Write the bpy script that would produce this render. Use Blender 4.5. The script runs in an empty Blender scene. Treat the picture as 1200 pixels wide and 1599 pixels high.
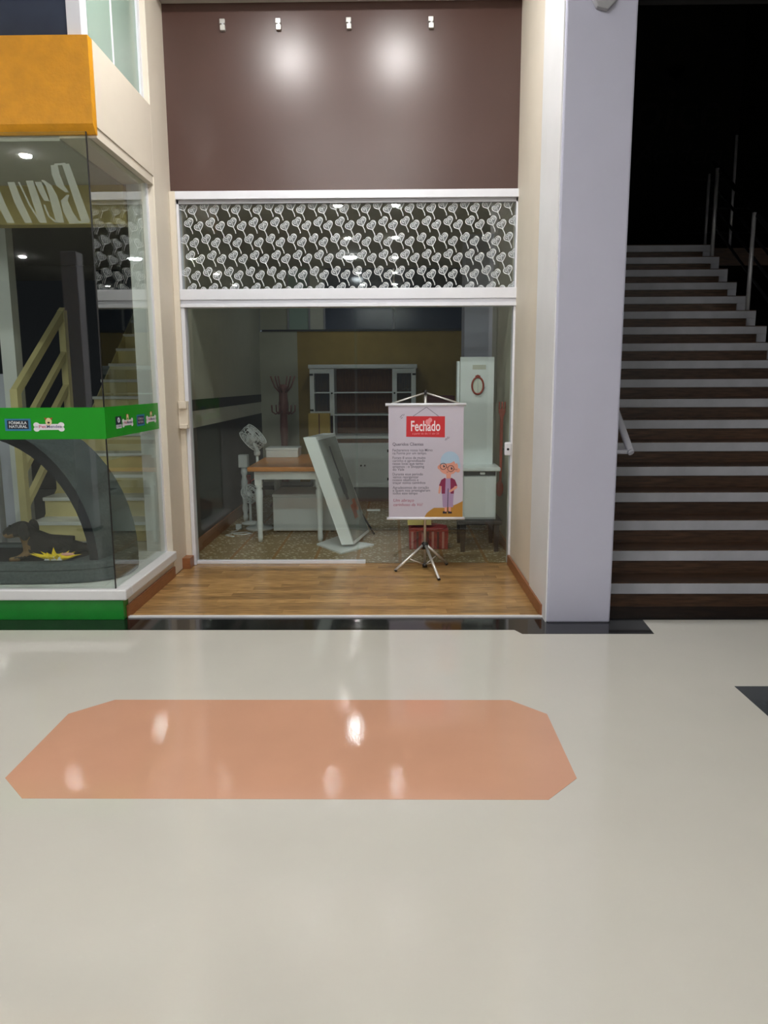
import bpy, bmesh, math, random
from mathutils import Vector, Matrix
random.seed(7)
SC = bpy.context.scene
COL = SC.collection
PI = math.pi

# ---------------------------------------------------------------- camera
cam_d = bpy.data.cameras.new('camera')
cam = bpy.data.objects.new('camera', cam_d)
COL.objects.link(cam)
F_PX, PITCH, ROLL, YAW = 1184.22, 0.1673213, 0.0048030, -0.0137208
cp, sp = math.cos(PITCH), math.sin(PITCH)
fwd = Vector((math.sin(YAW)*cp, math.cos(YAW)*cp, -sp))
right0 = Vector((math.cos(YAW), -math.sin(YAW), 0))
down0 = fwd.cross(right0)
rgt = math.cos(ROLL)*right0 + math.sin(ROLL)*down0
dwn = -math.sin(ROLL)*right0 + math.cos(ROLL)*down0
cam.matrix_world = Matrix(((rgt.x, -dwn.x, -fwd.x, 0), (rgt.y, -dwn.y, -fwd.y, 0),
                           (rgt.z, -dwn.z, -fwd.z, 1.5), (0, 0, 0, 1)))
cam_d.sensor_fit = 'VERTICAL'
cam_d.sensor_height = 24.0
cam_d.lens = F_PX/1599*24.0
cam_d.clip_start = 0.05
SC.camera = cam

# ---------------------------------------------------------------- world, exposure, render feel
w = bpy.data.worlds.new('world'); SC.world = w; w.use_nodes = True
w.node_tree.nodes['Background'].inputs[0].default_value = (0.80, 0.88, 1.0, 1)
w.node_tree.nodes['Background'].inputs[1].default_value = 0.10
SC.view_settings.view_transform = 'Standard'
SC.view_settings.look = 'None'
SC.view_settings.exposure = 0.0
SC.view_settings.gamma = 1.0
SC.view_settings.use_curve_mapping = False
cy = SC.cycles
cy.use_denoising = True
cy.max_bounces = 8; cy.diffuse_bounces = 4; cy.glossy_bounces = 5
cy.transparent_max_bounces = 24; cy.transmission_bounces = 4
cy.sample_clamp_indirect = 120.0
cy.caustics_reflective = False; cy.caustics_refractive = False
LAMP_STRENGTH = 560.0
LAMP_COL = (1.0, 0.975, 0.95)
CEIL_Z = 4.6

# ---------------------------------------------------------------- materials
def lin(c):
    return tuple((x/255/12.92 if x/255 <= 0.04045 else ((x/255+0.055)/1.055)**2.4) for x in c)
MATS = {}
def mat(name, rgb, rough=0.6, metal=0.0, spec=0.5, noise=0.0, nscale=8.0, bump=0.0, bscale=60.0, stretch=None, coat=0.0, rnd=0.0):
    """procedural principled material: a base colour with gentle noise variation and optional relief"""
    if name in MATS: return MATS[name]
    m = bpy.data.materials.new(name); m.use_nodes = True
    nt = m.node_tree; N = nt.nodes; L = nt.links
    b = N['Principled BSDF']
    col = lin(rgb)
    b.inputs['Roughness'].default_value = rough
    b.inputs['Metallic'].default_value = metal
    b.inputs['Specular IOR Level'].default_value = spec
    b.inputs['Coat Weight'].default_value = coat
    b.inputs['Base Color'].default_value = (*col, 1)
    m.diffuse_color = (*col, 1)
    tc = N.new('ShaderNodeTexCoord'); mp = N.new('ShaderNodeMapping')
    L.new(tc.outputs['Object'], mp.inputs[0])
    if stretch: mp.inputs['Scale'].default_value = stretch
    if noise > 0:
        n = N.new('ShaderNodeTexNoise'); n.inputs['Scale'].default_value = nscale; n.inputs['Detail'].default_value = 4
        L.new(mp.outputs[0], n.inputs['Vector'])
        r = N.new('ShaderNodeValToRGB')
        r.color_ramp.elements[0].position = 0.3; r.color_ramp.elements[1].position = 0.7
        r.color_ramp.elements[0].color = (*[max(0, c*(1-noise)) for c in col], 1)
        r.color_ramp.elements[1].color = (*[min(1, c*(1+noise)) for c in col], 1)
        L.new(n.outputs['Fac'], r.inputs[0])
        out = r.outputs[0]
        if rnd > 0:
            oi = N.new('ShaderNodeObjectInfo'); hs = N.new('ShaderNodeHueSaturation')
            mr = N.new('ShaderNodeMapRange'); mr.inputs[3].default_value = 1-rnd; mr.inputs[4].default_value = 1+rnd
            L.new(oi.outputs['Random'], mr.inputs[0]); L.new(mr.outputs[0], hs.inputs['Value'])
            L.new(out, hs.inputs['Color']); out = hs.outputs[0]
        L.new(out, b.inputs['Base Color'])
    if bump > 0:
        n2 = N.new('ShaderNodeTexNoise'); n2.inputs['Scale'].default_value = bscale; n2.inputs['Detail'].default_value = 3
        L.new(tc.outputs['Object'], n2.inputs['Vector'])
        bp = N.new('ShaderNodeBump'); bp.inputs['Strength'].default_value = bump; bp.inputs['Distance'].default_value = 0.01
        L.new(n2.outputs['Fac'], bp.inputs['Height']); L.new(bp.outputs[0], b.inputs['Normal'])
    MATS[name] = m
    return m

def glass_mat(name, tint=(0.955, 0.985, 0.975), ior=1.5, veil=0.0):
    """architectural glass: clear transmission with Fresnel reflection on both faces"""
    m = bpy.data.materials.new(name); m.use_nodes = True
    nt = m.node_tree; N = nt.nodes; L = nt.links
    N.remove(N['Principled BSDF'])
    out = N['Material Output']
    g = N.new('ShaderNodeNewGeometry')
    mr = N.new('ShaderNodeMapRange'); mr.inputs[3].default_value = ior; mr.inputs[4].default_value = 1/ior
    L.new(g.outputs['Backfacing'], mr.inputs[0])
    fr = N.new('ShaderNodeFresnel'); L.new(mr.outputs[0], fr.inputs['IOR'])
    t = N.new('ShaderNodeBsdfTransparent'); t.inputs[0].default_value = (*tint, 1)
    gl = N.new('ShaderNodeBsdfGlossy'); gl.inputs['Roughness'].default_value = 0.01
    gl.inputs['Color'].default_value = (1, 1, 1, 1)
    mx = N.new('ShaderNodeMixShader')
    L.new(fr.outputs[0], mx.inputs[0]); L.new(t.outputs[0], mx.inputs[1]); L.new(gl.outputs[0], mx.inputs[2])
    last = mx
    if veil > 0:   # dust and drip marks on the pane
        d = N.new('ShaderNodeBsdfDiffuse'); d.inputs[0].default_value = (0.6, 0.63, 0.6, 1)
        m2 = N.new('ShaderNodeMixShader')
        tc = N.new('ShaderNodeTexCoord'); mp = N.new('ShaderNodeMapping'); mp.inputs['Scale'].default_value = (55, 1, 2.0)
        n = N.new('ShaderNodeTexNoise'); n.inputs['Scale'].default_value = 1.0; n.inputs['Detail'].default_value = 2
        L.new(tc.outputs['Object'], mp.inputs[0]); L.new(mp.outputs[0], n.inputs['Vector'])
        r = N.new('ShaderNodeMapRange'); r.inputs[1].default_value = 0.58; r.inputs[2].default_value = 0.85
        r.inputs[3].default_value = veil*0.3; r.inputs[4].default_value = veil*2
        L.new(n.outputs['Fac'], r.inputs[0]); L.new(r.outputs[0], m2.inputs[0])
        L.new(mx.outputs[0], m2.inputs[1]); L.new(d.outputs[0], m2.inputs[2])
        last = m2
    L.new(last.outputs[0], out.inputs['Surface'])
    MATS[name] = m
    return m

def film_mat(name, rgb, alpha, rough=0.5):
    """translucent vinyl"""
    m = bpy.data.materials.new(name); m.use_nodes = True
    nt = m.node_tree; b = nt.nodes['Principled BSDF']
    b.inputs['Base Color'].default_value = (*lin(rgb), 1); b.inputs['Alpha'].default_value = alpha
    b.inputs['Roughness'].default_value = rough
    MATS[name] = m
    return m

def emit_mat(name, rgb, strength):
    m = bpy.data.materials.new(name); m.use_nodes = True
    N = m.node_tree.nodes; N.remove(N['Principled BSDF'])
    e = N.new('ShaderNodeEmission'); e.inputs[0].default_value = (*rgb, 1); e.inputs[1].default_value = strength
    m.node_tree.links.new(e.outputs[0], N['Material Output'].inputs[0])
    return m

def floor_tile_mat():
    m = bpy.data.materials.new('patterned_tile'); m.use_nodes = True
    N = m.node_tree.nodes; L = m.node_tree.links; b = N['Principled BSDF']
    tc = N.new('ShaderNodeTexCoord')
    v = N.new('ShaderNodeTexVoronoi'); v.inputs['Scale'].default_value = 24
    v.feature = 'F1'; v.distance = 'MANHATTAN'; v.inputs['Randomness'].default_value = 0.75
    L.new(tc.outputs['Object'], v.inputs['Vector'])
    r = N.new('ShaderNodeValToRGB'); e = r.color_ramp.elements
    e[0].position = 0.25; e[0].color = (*lin((206, 198, 174)), 1)
    e[1].position = 0.58; e[1].color = (*lin((140, 120, 82)), 1)
    x = r.color_ramp.elements.new(0.42); x.color = (*lin((226, 220, 200)), 1)
    L.new(v.outputs['Distance'], r.inputs[0]); L.new(r.outputs[0], b.inputs['Base Color'])
    b.inputs['Roughness'].default_value = 0.45
    return m

M_cream = mat('cream_epoxy', (202, 200, 191), 0.03, noise=0.02, nscale=2.0, bump=0.022, bscale=100, spec=0.5)
M_salmon = mat('salmon_epoxy', (206, 157, 130), 0.03, noise=0.03, nscale=3, bump=0.022, bscale=100)
M_slate = mat('slate_epoxy', (66, 70, 74), 0.06, noise=0.05, bump=0.010, bscale=70)
M_black = mat('black_granite', (16, 17, 20), 0.08, noise=0.2, nscale=60)
M_brown = mat('brown_paint', (78, 55, 49), 0.30, noise=0.05, nscale=2, bump=0.02, bscale=150)
M_beige = mat('beige_paint', (222, 213, 197), 0.55, noise=0.03, nscale=3, bump=0.05, bscale=40)
M_lav = mat('lavender_white_paint', (182, 183, 201), 0.5, noise=0.02, nscale=3, bump=0.05, bscale=25)
M_white = mat('white_paint', (225, 226, 228), 0.45, noise=0.02, nscale=4)
M_alu = mat('white_aluminium', (226, 228, 236), 0.28, noise=0.02)
M_ceil = mat('ceiling_paint', (178, 176, 168), 0.8, noise=0.03)
M_greyceil = mat('grey_soffit', (170, 166, 158), 0.8, noise=0.03)
M_orange = mat('orange_stucco', (218, 150, 14), 0.5, noise=0.08, nscale=12, bump=0.5, bscale=45)
M_green = mat('green_paint', (24, 132, 44), 0.3, noise=0.08, nscale=10, bump=0.1, bscale=60)
M_greenv = mat('green_vinyl', (5, 150, 14), 0.35, noise=0.02)
M_wood = mat('oak_plank', (166, 130, 82), 0.24, noise=0.46, nscale=3.0, stretch=(2.2, 26, 10), rnd=0.26)
M_skirt = mat('brown_skirting', (142, 90, 54), 0.4, noise=0.15, nscale=5, stretch=(3, 3, 20))
M_darkwood = mat('dark_wood_riser', (72, 51, 36), 0.4, noise=0.45, nscale=3.0, stretch=(2.5, 14, 26), rnd=0.22)
M_nosing = mat('pale_stone_nosing', (172, 174, 182), 0.45, noise=0.10, nscale=5)
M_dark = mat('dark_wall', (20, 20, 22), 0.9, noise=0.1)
M_darker = mat('black_letters', (7, 7, 8), 0.6, noise=0.1)
M_steel = mat('brushed_steel', (200, 200, 204), 0.4, metal=0.35, noise=0.03)
M_darksteel = mat('dark_steel', (40, 41, 45), 0.4, metal=0.6, noise=0.05)
M_greywall = mat('grey_green_wall', (176, 176, 158), 0.7, noise=0.03)
M_lightband = mat('pale_dado', (190, 190, 176), 0.6, noise=0.03)
M_charcoal = mat('charcoal_panel', (26, 24, 22), 0.5, noise=0.1)
M_olive = mat('olive_ochre_wall', (156, 130, 64), 0.7, noise=0.06)
M_cabw = mat('white_lacquer', (224, 230, 230), 0.4, noise=0.02)
M_cabback = mat('brown_cabinet_back', (112, 68, 30), 0.6, noise=0.2, stretch=(8, 1, 1))
M_pine = mat('honey_wood_top', (206, 132, 52), 0.3, noise=0.15, nscale=4, stretch=(2, 20, 10))
M_blackp = mat('black_plastic', (18, 18, 19), 0.4, noise=0.1)
M_dkbench = mat('dark_bench_wood', (36, 28, 24), 0.45, noise=0.2)
M_card = mat('yellow_cardboard', (204, 174, 92), 0.8, noise=0.06)
M_note = mat('yellow_paper', (222, 206, 112), 0.7, noise=0.04)
M_red = mat('red_woven', (160, 40, 40), 0.7, noise=0.25, nscale=30)
M_redbrown = mat('red_brown_wood', (150, 60, 42), 0.4, noise=0.1)
M_rubred = mat('red_plastic', (200, 52, 34), 0.4, noise=0.05)
M_pinkwood = mat('mauve_painted_wood', (124, 84, 78), 0.5, noise=0.1)
M_banner = mat('banner_vinyl', (190, 184, 198), 0.5, noise=0.01)
M_pole = mat('silver_tube', (214, 212, 208), 0.3, metal=0.7, noise=0.03)
M_rail = mat('pale_rail_paint', (205, 206, 218), 0.35, noise=0.03)
M_felt = mat('grey_felt', (82, 90, 94), 0.95, noise=0.15, nscale=60, bump=0.3, bscale=200, spec=0.1)
M_felt2 = mat('darkened_felt', (38, 40, 46), 0.95, noise=0.15, nscale=60, bump=0.3, bscale=200, spec=0.1)  # darker copy of the felt, puts shade on the arch's front and inside
M_dogblack = mat('black_dog_fur', (26, 23, 22), 0.8, noise=0.2, nscale=50, bump=0.4, bscale=150)
M_dogtan = mat('tan_dog_fur', (120, 92, 58), 0.8, noise=0.15, nscale=50, bump=0.3, bscale=150)
M_yellow = mat('yellow_plush', (236, 206, 30), 0.8, noise=0.06, nscale=30)
M_pink = mat('pink_plush', (216, 160, 150), 0.8, noise=0.06)
M_creamst = mat('cream_stair_paint', (216, 202, 148), 0.5, noise=0.04)
M_pale_lintel = mat('cream_lintel_paint', (178, 160, 100), 0.6, noise=0.05)
M_mirror = mat('mirror_glass', (222, 226, 214), 0.25, metal=0.15, noise=0.02)  # pale colour stands in for a bright reflection in the mirror
M_frost = mat('pale_green_glazing', (150, 172, 160), 0.15, noise=0.04, nscale=1.5)
M_navy = mat('dark_blue_glazing', (58, 66, 84), 0.12, noise=0.35, nscale=1.2)
M_greyplastic = mat('grey_plastic', (150, 150, 154), 0.5, noise=0.04)
M_photo = mat('grey_photo_print', (150, 158, 156), 0.25, noise=0.12, nscale=3)
M_tile = floor_tile_mat()
M_joint = mat('brown_tile_border', (150, 110, 56), 0.5, noise=0.1)
M_glass = glass_mat('shop_glass', veil=0.006)
M_glass2 = glass_mat('pet_shop_glass', tint=(0.93, 0.965, 0.935))
M_heart = film_mat('heart_film', (196, 206, 214), 0.27)
M_heartline = film_mat('heart_line', (226, 230, 232), 0.9)
M_sign = film_mat('white_letter_film', (226, 224, 222), 0.46)
M_lamp = emit_mat('lamp_disc', LAMP_COL, LAMP_STRENGTH)
INK = {}
def ink(rgb):
    k = tuple(rgb)
    if k not in INK: INK[k] = mat('ink_%d_%d_%d' % k, rgb, 0.5)
    return INK[k]

# ---------------------------------------------------------------- mesh helpers
class G:
    """collects shapes into one mesh; `mi` is the material slot used for new faces"""
    def __init__(s): s.bm = bmesh.new(); s.mi = 0
    def _mark(s, faces):
        for f in faces: f.material_index = s.mi
    def hexa(s, P): s._hexa(P); return s
    def _hexa(s, P):
        v = [s.bm.verts.new(p) for p in P]
        fs = [s.bm.faces.new([v[i] for i in q]) for q in ((0,3,2,1),(4,5,6,7),(0,1,5,4),(1,2,6,5),(2,3,7,6),(3,0,4,7))]
        s._mark(fs); return fs
    def box(s, x0, x1, y0, y1, z0, z1, bev=0.0):
        fs = s._hexa([(x0,y0,z0),(x1,y0,z0),(x1,y1,z0),(x0,y1,z0),(x0,y0,z1),(x1,y0,z1),(x1,y1,z1),(x0,y1,z1)])
        if bev > 0:
            es = list({e for f in fs for e in f.edges})
            r = bmesh.ops.bevel(s.bm, geom=es, offset=bev, segments=2, profile=0.5, affect='EDGES')
            s._mark(r['faces'])
        return s
    def tube(s, pts, r, n=10, cap=True):
        pts = [Vector(p) for p in pts]; rings = []
        rr = r if isinstance(r, (list, tuple)) else [r]*len(pts)
        up = None
        for i, p in enumerate(pts):
            a = pts[max(i-1, 0)]; b = pts[min(i+1, len(pts)-1)]
            t = (b-a).normalized()
            if up is None or abs(up.dot(t)) > 0.99: up = Vector((0,0,1)) if abs(t.z) < 0.9 else Vector((0,1,0))
            x = t.cross(up).normalized(); up = x.cross(t).normalized()
            rings.append([s.bm.verts.new(p + rr[i]*(math.cos(2*PI*k/n)*x + math.sin(2*PI*k/n)*up)) for k in range(n)])
        fs = []
        for a, b in zip(rings, rings[1:]):
            for k in range(n):
                f = s.bm.faces.new((a[k], a[(k+1)%n], b[(k+1)%n], b[k])); f.smooth = True; fs.append(f)
        if cap: fs += [s.bm.faces.new(rings[0][::-1]), s.bm.faces.new(rings[-1])]
        s._mark(fs); return s
    def ring(s, c, R, r, axis=(0,0,1), n=28, m=8, sx=1.0, sz=1.0):
        ax = Vector(axis).normalized(); u = ax.orthogonal().normalized(); v = ax.cross(u)
        if abs(ax.y) > 0.95: u = Vector((1,0,0)); v = Vector((0,0,1))
        rings = []
        for i in range(n):
            a = 2*PI*i/n; d = (math.cos(a)*u*sx + math.sin(a)*v*sz)
            p = Vector(c) + R*d; dn = d.normalized()
            rings.append([s.bm.verts.new(p + r*(math.cos(2*PI*k/m)*dn + math.sin(2*PI*k/m)*ax)) for k in range(m)])
        fs = []
        for i in range(n):
            a, b = rings[i], rings[(i+1)%n]
            for k in range(m):
                f = s.bm.faces.new((a[k], a[(k+1)%m], b[(k+1)%m], b[k])); f.smooth = True; fs.append(f)
        s._mark(fs); return s
    def lathe(s, prof, c=(0,0,0), n=20, axis=(0,0,1)):
        ax = Vector(axis).normalized()
        u = ax.orthogonal().normalized() if abs(ax.z) < 0.99 else Vector((1,0,0)); v = ax.cross(u)
        c = Vector(c); rings = []
        for r, h in prof:
            rings.append([s.bm.verts.new(c + ax*h + max(r, 1e-4)*(math.cos(2*PI*k/n)*u + math.sin(2*PI*k/n)*v)) for k in range(n)])
        fs = []
        for a, b in zip(rings, rings[1:]):
            for k in range(n):
                f = s.bm.faces.new((a[k], a[(k+1)%n], b[(k+1)%n], b[k])); f.smooth = True; fs.append(f)
        fs += [s.bm.faces.new(rings[0][::-1]), s.bm.faces.new(rings[-1])]
        s._mark(fs); return s
    def prism(s, poly, lo, hi, plane='XZ'):
        """2-D outline swept along the third axis from lo to hi"""
        def P(a, b, h): return {'XZ': (a, h, b), 'XY': (a, b, h), 'YZ': (h, a, b)}[plane]
        A = [s.bm.verts.new(P(a, b, lo)) for a, b in poly]; B = [s.bm.verts.new(P(a, b, hi)) for a, b in poly]
        fs = [s.bm.faces.new(A[::-1]), s.bm.faces.new(B)]
        n = len(poly)
        for i in range(n): fs.append(s.bm.faces.new((A[i], A[(i+1)%n], B[(i+1)%n], B[i])))
        s._mark(fs); return s
    def flat(s, poly, h, plane='XZ'):
        def P(a, b): return {'XZ': (a, h, b), 'XY': (a, b, h), 'YZ': (h, a, b)}[plane]
        f = s.bm.faces.new([s.bm.verts.new(P(a, b)) for a, b in poly]); s._mark([f]); return s
    def disc(s, cx, cz, rx, rz, h, plane='XZ', n=24, a0=0, a1=2*PI, rot=0):
        full = abs(a1-a0-2*PI) < 1e-6
        pts = []
        for i in range(n if full else n+1):
            a = a0+(a1-a0)*i/n; x, z = rx*math.cos(a), rz*math.sin(a)
            pts.append((cx + x*math.cos(rot)-z*math.sin(rot), cz + x*math.sin(rot)+z*math.cos(rot)))
        return s.flat(pts, h, plane)
    def ball(s, c, r, seg=14, scale=(1,1,1)):
        res = bmesh.ops.create_uvsphere(s.bm, u_segments=seg, v_segments=max(6, seg//2+2), radius=r)
        for v in res['verts']: v.co = Vector(c) + Vector((v.co.x*scale[0], v.co.y*scale[1], v.co.z*scale[2]))
        fs = {f for v in res['verts'] for f in v.link_faces}
        for f in fs: f.smooth = True
        s._mark(fs); return s
    def text(s, body, M, height=None, width=None, bold=0.0, shear=0.0, depth=0.0, align='LEFT', spacing=1.0):
        """flat lettering in the XY plane carried by matrix M"""
        cu = bpy.data.curves.new('lettering', 'FONT'); cu.body = body; cu.size = 1.0
        cu.offset = bold; cu.shear = shear; cu.resolution_u = 3; cu.extrude = 0; cu.space_character = spacing
        ob = bpy.data.objects.new('lettering', cu); COL.objects.link(ob)
        bpy.context.view_layer.update()
        me = bpy.data.meshes.new_from_object(ob.evaluated_get(bpy.context.evaluated_depsgraph_get()))
        bpy.data.objects.remove(ob); bpy.data.curves.remove(cu)
        if not me.vertices: bpy.data.meshes.remove(me); return s
        xs = [v.co.x for v in me.vertices]; ys = [v.co.y for v in me.vertices]
        wd = max(xs)-min(xs)
        sx = sy = height if height else width/wd
        if width: sx = width/wd
        off = {'LEFT': -min(xs), 'CENTER': -(min(xs)+max(xs))/2}[align]
        vs = [s.bm.verts.new(M @ Vector(((v.co.x+off)*sx, v.co.y*sy, 0))) for v in me.vertices]
        for p in me.polygons:
            try:
                f = s.bm.faces.new([vs[i] for i in p.vertices]); f.material_index = s.mi
            except ValueError: pass
        bpy.data.meshes.remove(me)
        return s
    def move(s, M):
        bmesh.ops.transform(s.bm, matrix=M, verts=s.bm.verts); return s
    def build(s, name, mats, parent=None, recalc=True, bevel=0.0):
        if recalc: bmesh.ops.recalc_face_normals(s.bm, faces=s.bm.faces)
        o = wpos(parent) if parent else Vector((0,0,0))
        if o.length > 0: bmesh.ops.translate(s.bm, vec=-o, verts=s.bm.verts)
        me = bpy.data.meshes.new(name); s.bm.to_mesh(me); s.bm.free()
        for m in (mats if isinstance(mats, (list, tuple)) else [mats]): me.materials.append(m)
        ob = bpy.data.objects.new(name, me); COL.objects.link(ob)
        if parent: ob.parent = parent
        if bevel > 0:
            b = ob.modifiers.new('edge', 'BEVEL'); b.width = bevel; b.segments = 2; b.limit_method = 'ANGLE'
        return ob
def wpos(o):
    p = Vector((0,0,0))
    while o: p += o.location; o = o.parent
    return p
def XZ(x, y, z, mirror=False):   # lettering plane facing -Y
    return Matrix(((-1 if mirror else 1, 0, 0, x), (0, 0, -1, y), (0, 1, 0, z), (0, 0, 0, 1)))
def YZ(x, y, z):                 # lettering plane facing +X
    return Matrix(((0, 0, 1, x), (1, 0, 0, y), (0, 1, 0, z), (0, 0, 0, 1)))
def thing(name, label, cat, loc=(0,0,0), group=None):
    o = bpy.data.objects.new(name, None); COL.objects.link(o); o.location = loc; o.empty_display_size = 0.1
    return tag(o, label, cat, group)
def tag(o, label, cat, group=None):
    o['label'] = label; o['category'] = cat
    if group: o['group'] = group
    return o
def struct(o, label=None):
    o['kind'] = 'structure'
    if label: o['label'] = label
    return o
def empty_struct(name, label=None, loc=(0,0,0)):
    o = bpy.data.objects.new(name, None); COL.objects.link(o); o.location = loc; o.empty_display_size = 0.1
    return struct(o, label)
def bx(name, m, parent, *b, bev=0.0): return G().box(*b, bev=bev).build(name, m, parent)
def copy_tree(root, loc, label=None):
    r = root.copy(); COL.objects.link(r); r.location = loc
    if label: r['label'] = label
    for ch in list(root.children):
        c = ch.copy(); COL.objects.link(c); c.parent = r
        for g in list(ch.children):
            d = g.copy(); COL.objects.link(d); d.parent = c
    return r

# ================================================================ SETTING
DY = 6.26            # plane of the shop door
# --- mall floor with inlays
fl = struct(G().box(-14, 14, -14, 4.78, -0.12, 0).build('floor', M_cream), 'glossy cream epoxy floor of the mall corridor')
oct_ = [(-1.352,3.446),(0.552,3.446),(0.700,3.290),(0.700,2.715),(0.561,2.562),(-1.375,2.562),(-1.512,2.708),(-1.512,3.287)]
p = G().prism(oct_, -0.01, 0.0012, 'XY').build('inlay', M_salmon, fl); p['label'] = 'salmon octagonal inlay in the cream floor'
p = G().prism([(1.70,3.617),(3.2,3.617),(3.2,1.9),(1.70,3.20)], -0.01, 0.0012, 'XY').build('inlay', M_slate, fl); p['label'] = 'dark grey inlay at the right edge'
p = G().prism([(-8,4.50),(0.74,4.50),(0.775,4.424),(1.572,4.424),(1.592,4.702),(7,4.702),(7,4.95),(1.37,4.95),(1.37,4.775),(-8,4.775)], -0.01, 0.0012, 'XY').build('border_strip', M_black, fl)
p['label'] = 'polished black border along the shop fronts'
G().box(-1.74, 0.965, 4.748, 4.772, -0.01, 0.012).build('threshold_strip', M_white, fl)
# --- recess floor: oak planks
rf = struct(G().box(-1.76, 0.98, 4.77, 6.30, -0.12, -0.004).build('floor_recess', M_joint), 'oak plank floor of the shop recess')
row, y0, rh = 0, 4.772, 0.0826
while y0 < 6.29:
    x = -1.745 - random.uniform(0, 0.7)
    while x < 0.965:
        ln = random.choice((0.55, 0.7, 0.85, 1.0)); a, b = max(x, -1.745), min(x+ln, 0.968)
        if b-a > 0.03:
            o = G().box(a+0.0006, b-0.0006, y0+0.0006, min(y0+rh, 6.30)-0.0006, -0.02, 0.0).build('plank', M_wood, rf)
        x += ln
    y0 += rh
# --- shop tile floor
tf = struct(G().box(-1.82, 1.05, 6.30, 10.4, -0.12, -0.0015).build('floor_shop', M_joint), 'patterned tile floor inside the shop')
tile0 = None
for i in range(8):
    for j in range(11):
        x0 = -1.80 + i*0.37; yy = 6.302 + j*0.37
        if tile0 is None:
            tile0 = G().box(0.014, 0.356, 0.0015, 0.3685, -0.02, 0.0).build('tile', M_tile, tf); t = tile0
        else:
            t = tile0.copy(); COL.objects.link(t)
        t.location = (x0, yy, 0)
# --- mall ceiling, soffit
cl = struct(bx('ceiling', M_ceil, None, -14, 1.37, -14, 6.5, CEIL_Z, CEIL_Z+0.15), 'white mall ceiling')
struct(bx('ceiling_stairs', M_ceil, None, 1.37, 14, -14, 4.70, CEIL_Z, CEIL_Z+0.15))
struct(bx('trim_1', M_greyceil, None, -1.75, 0.97, 5.95, 6.26, 4.335, CEIL_Z, bev=0.004), 'grey soffit strip above the brown fascia')
# --- brown fascia panel
wb = struct(bx('wall_back', M_brown, None, -1.75, 0.99, DY, 6.45, 2.985, CEIL_Z), 'dark brown painted fascia over the shop window')
# --- recess left: pilaster and facade strip
struct(bx('wall_left', M_beige, None, -1.96, -1.75, 5.84, 6.45, 0, CEIL_Z, bev=0.006), 'beige pilaster left of the brown fascia')
struct(bx('trim_2', M_beige, None, -1.75, -1.702, 6.20, 6.42, 0, 2.985, bev=0.006), 'beige jamb strip left of the door')
struct(bx('wall_right', M_beige, None, 0.97, 1.36, 5.25, 6.45, 0, CEIL_Z), 'beige return wall right of the shop door')
colm = struct(bx('column', M_lav, None, 0.965, 1.367, 4.645, 5.25, 0.0, CEIL_Z, bev=0.012), 'lavender white square column between shop and stairs')
struct(bx('trim_7', M_white, None, 0.958, 0.966, 4.655, 5.248, 0.0, CEIL_Z), 'thin white slab over the left face of the lavender column')  # pale slab makes this side of the column lighter than its front
# skirtings
struct(bx('baseboard_left', M_skirt, None, -1.752, -1.735, 4.755, 5.83, 0.0, 0.083, bev=0.003), 'brown skirting under the white sill')
struct(bx('baseboard_left_return', M_skirt, None, -1.752, -1.685, 6.08, 6.20, 0.0, 0.09, bev=0.003))
struct(bx('baseboard_right', M_skirt, None, 0.946, 0.966, 4.765, 6.22, 0.0, 0.083, bev=0.003), 'brown skirting along the right return wall')

# ================================================================ SHOP FRONT
tr = empty_struct('window_1', 'fixed transom window printed with white hearts', (-0.36, DY, 2.11))
bx('top_rail', M_alu, tr, -1.715, 0.985, DY-0.05, DY+0.05, 2.925, 2.986, bev=0.004)
bx('top_bead', M_greyplastic, tr, -1.70, 0.975, DY-0.03, DY+0.03, 2.895, 2.925)
bx('header_rail', M_alu, tr, -1.702, 0.985, DY-0.055, DY+0.06, 2.165, 2.248, bev=0.005)
bx('header_rail', M_alu, tr, -1.702, 0.985, DY-0.035, DY+0.06, 2.135, 2.165, bev=0.003)
bx('header_rail', M_alu, tr, -1.702, 0.985, DY-0.05, DY+0.06, 2.108, 2.135, bev=0.003)
bx('side_rail', M_alu, tr, -1.702, -1.684, DY-0.03, DY+0.05, 2.248, 2.925)
bx('side_rail', M_alu, tr, 0.957, 0.985, DY-0.03, DY+0.05, 2.248, 2.925)
bx('pane', M_glass, tr, -1.684, -0.320, DY, DY+0.008, 2.24, 2.93)
bx('pane', M_glass, tr, -0.317, 0.957, DY, DY+0.008, 2.24, 2.93)
# heart decals
PX = 1/195.0
def heart_outline(k):
    pts = []
    Lc, Rc, tip = Vector((-2.5,-1.2)), Vector((2.9,3.0)), Vector((2.4,-7.4))
    def hit(d):
        best = 0.5
        for c, r in ((Lc,4.6),(Rc,4.5)):
            b = d.dot(c); q = c.length_squared - r*r; disc = b*b-q
            if disc >= 0: best = max(best, b+math.sqrt(disc))
        A, B = Vector((-4.6,-5.2)), Vector((6.9,0.6))
        for P_, Q_ in ((A,tip),(tip,B)):
            e = Q_-P_; den = d.x*e.y - d.y*e.x
            if abs(den) > 1e-9:
                t_ = (P_.x*e.y - P_.y*e.x)/den; u_ = (P_.x*d.y - P_.y*d.x)/den
                if t_ > 0 and 0 <= u_ <= 1: best = max(best, t_)
        return best
    for i in range(30):
        a = 2*PI*i/30; d = Vector((math.cos(a), math.sin(a))); pts.append(d*hit(d)*k)
    return pts
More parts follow.
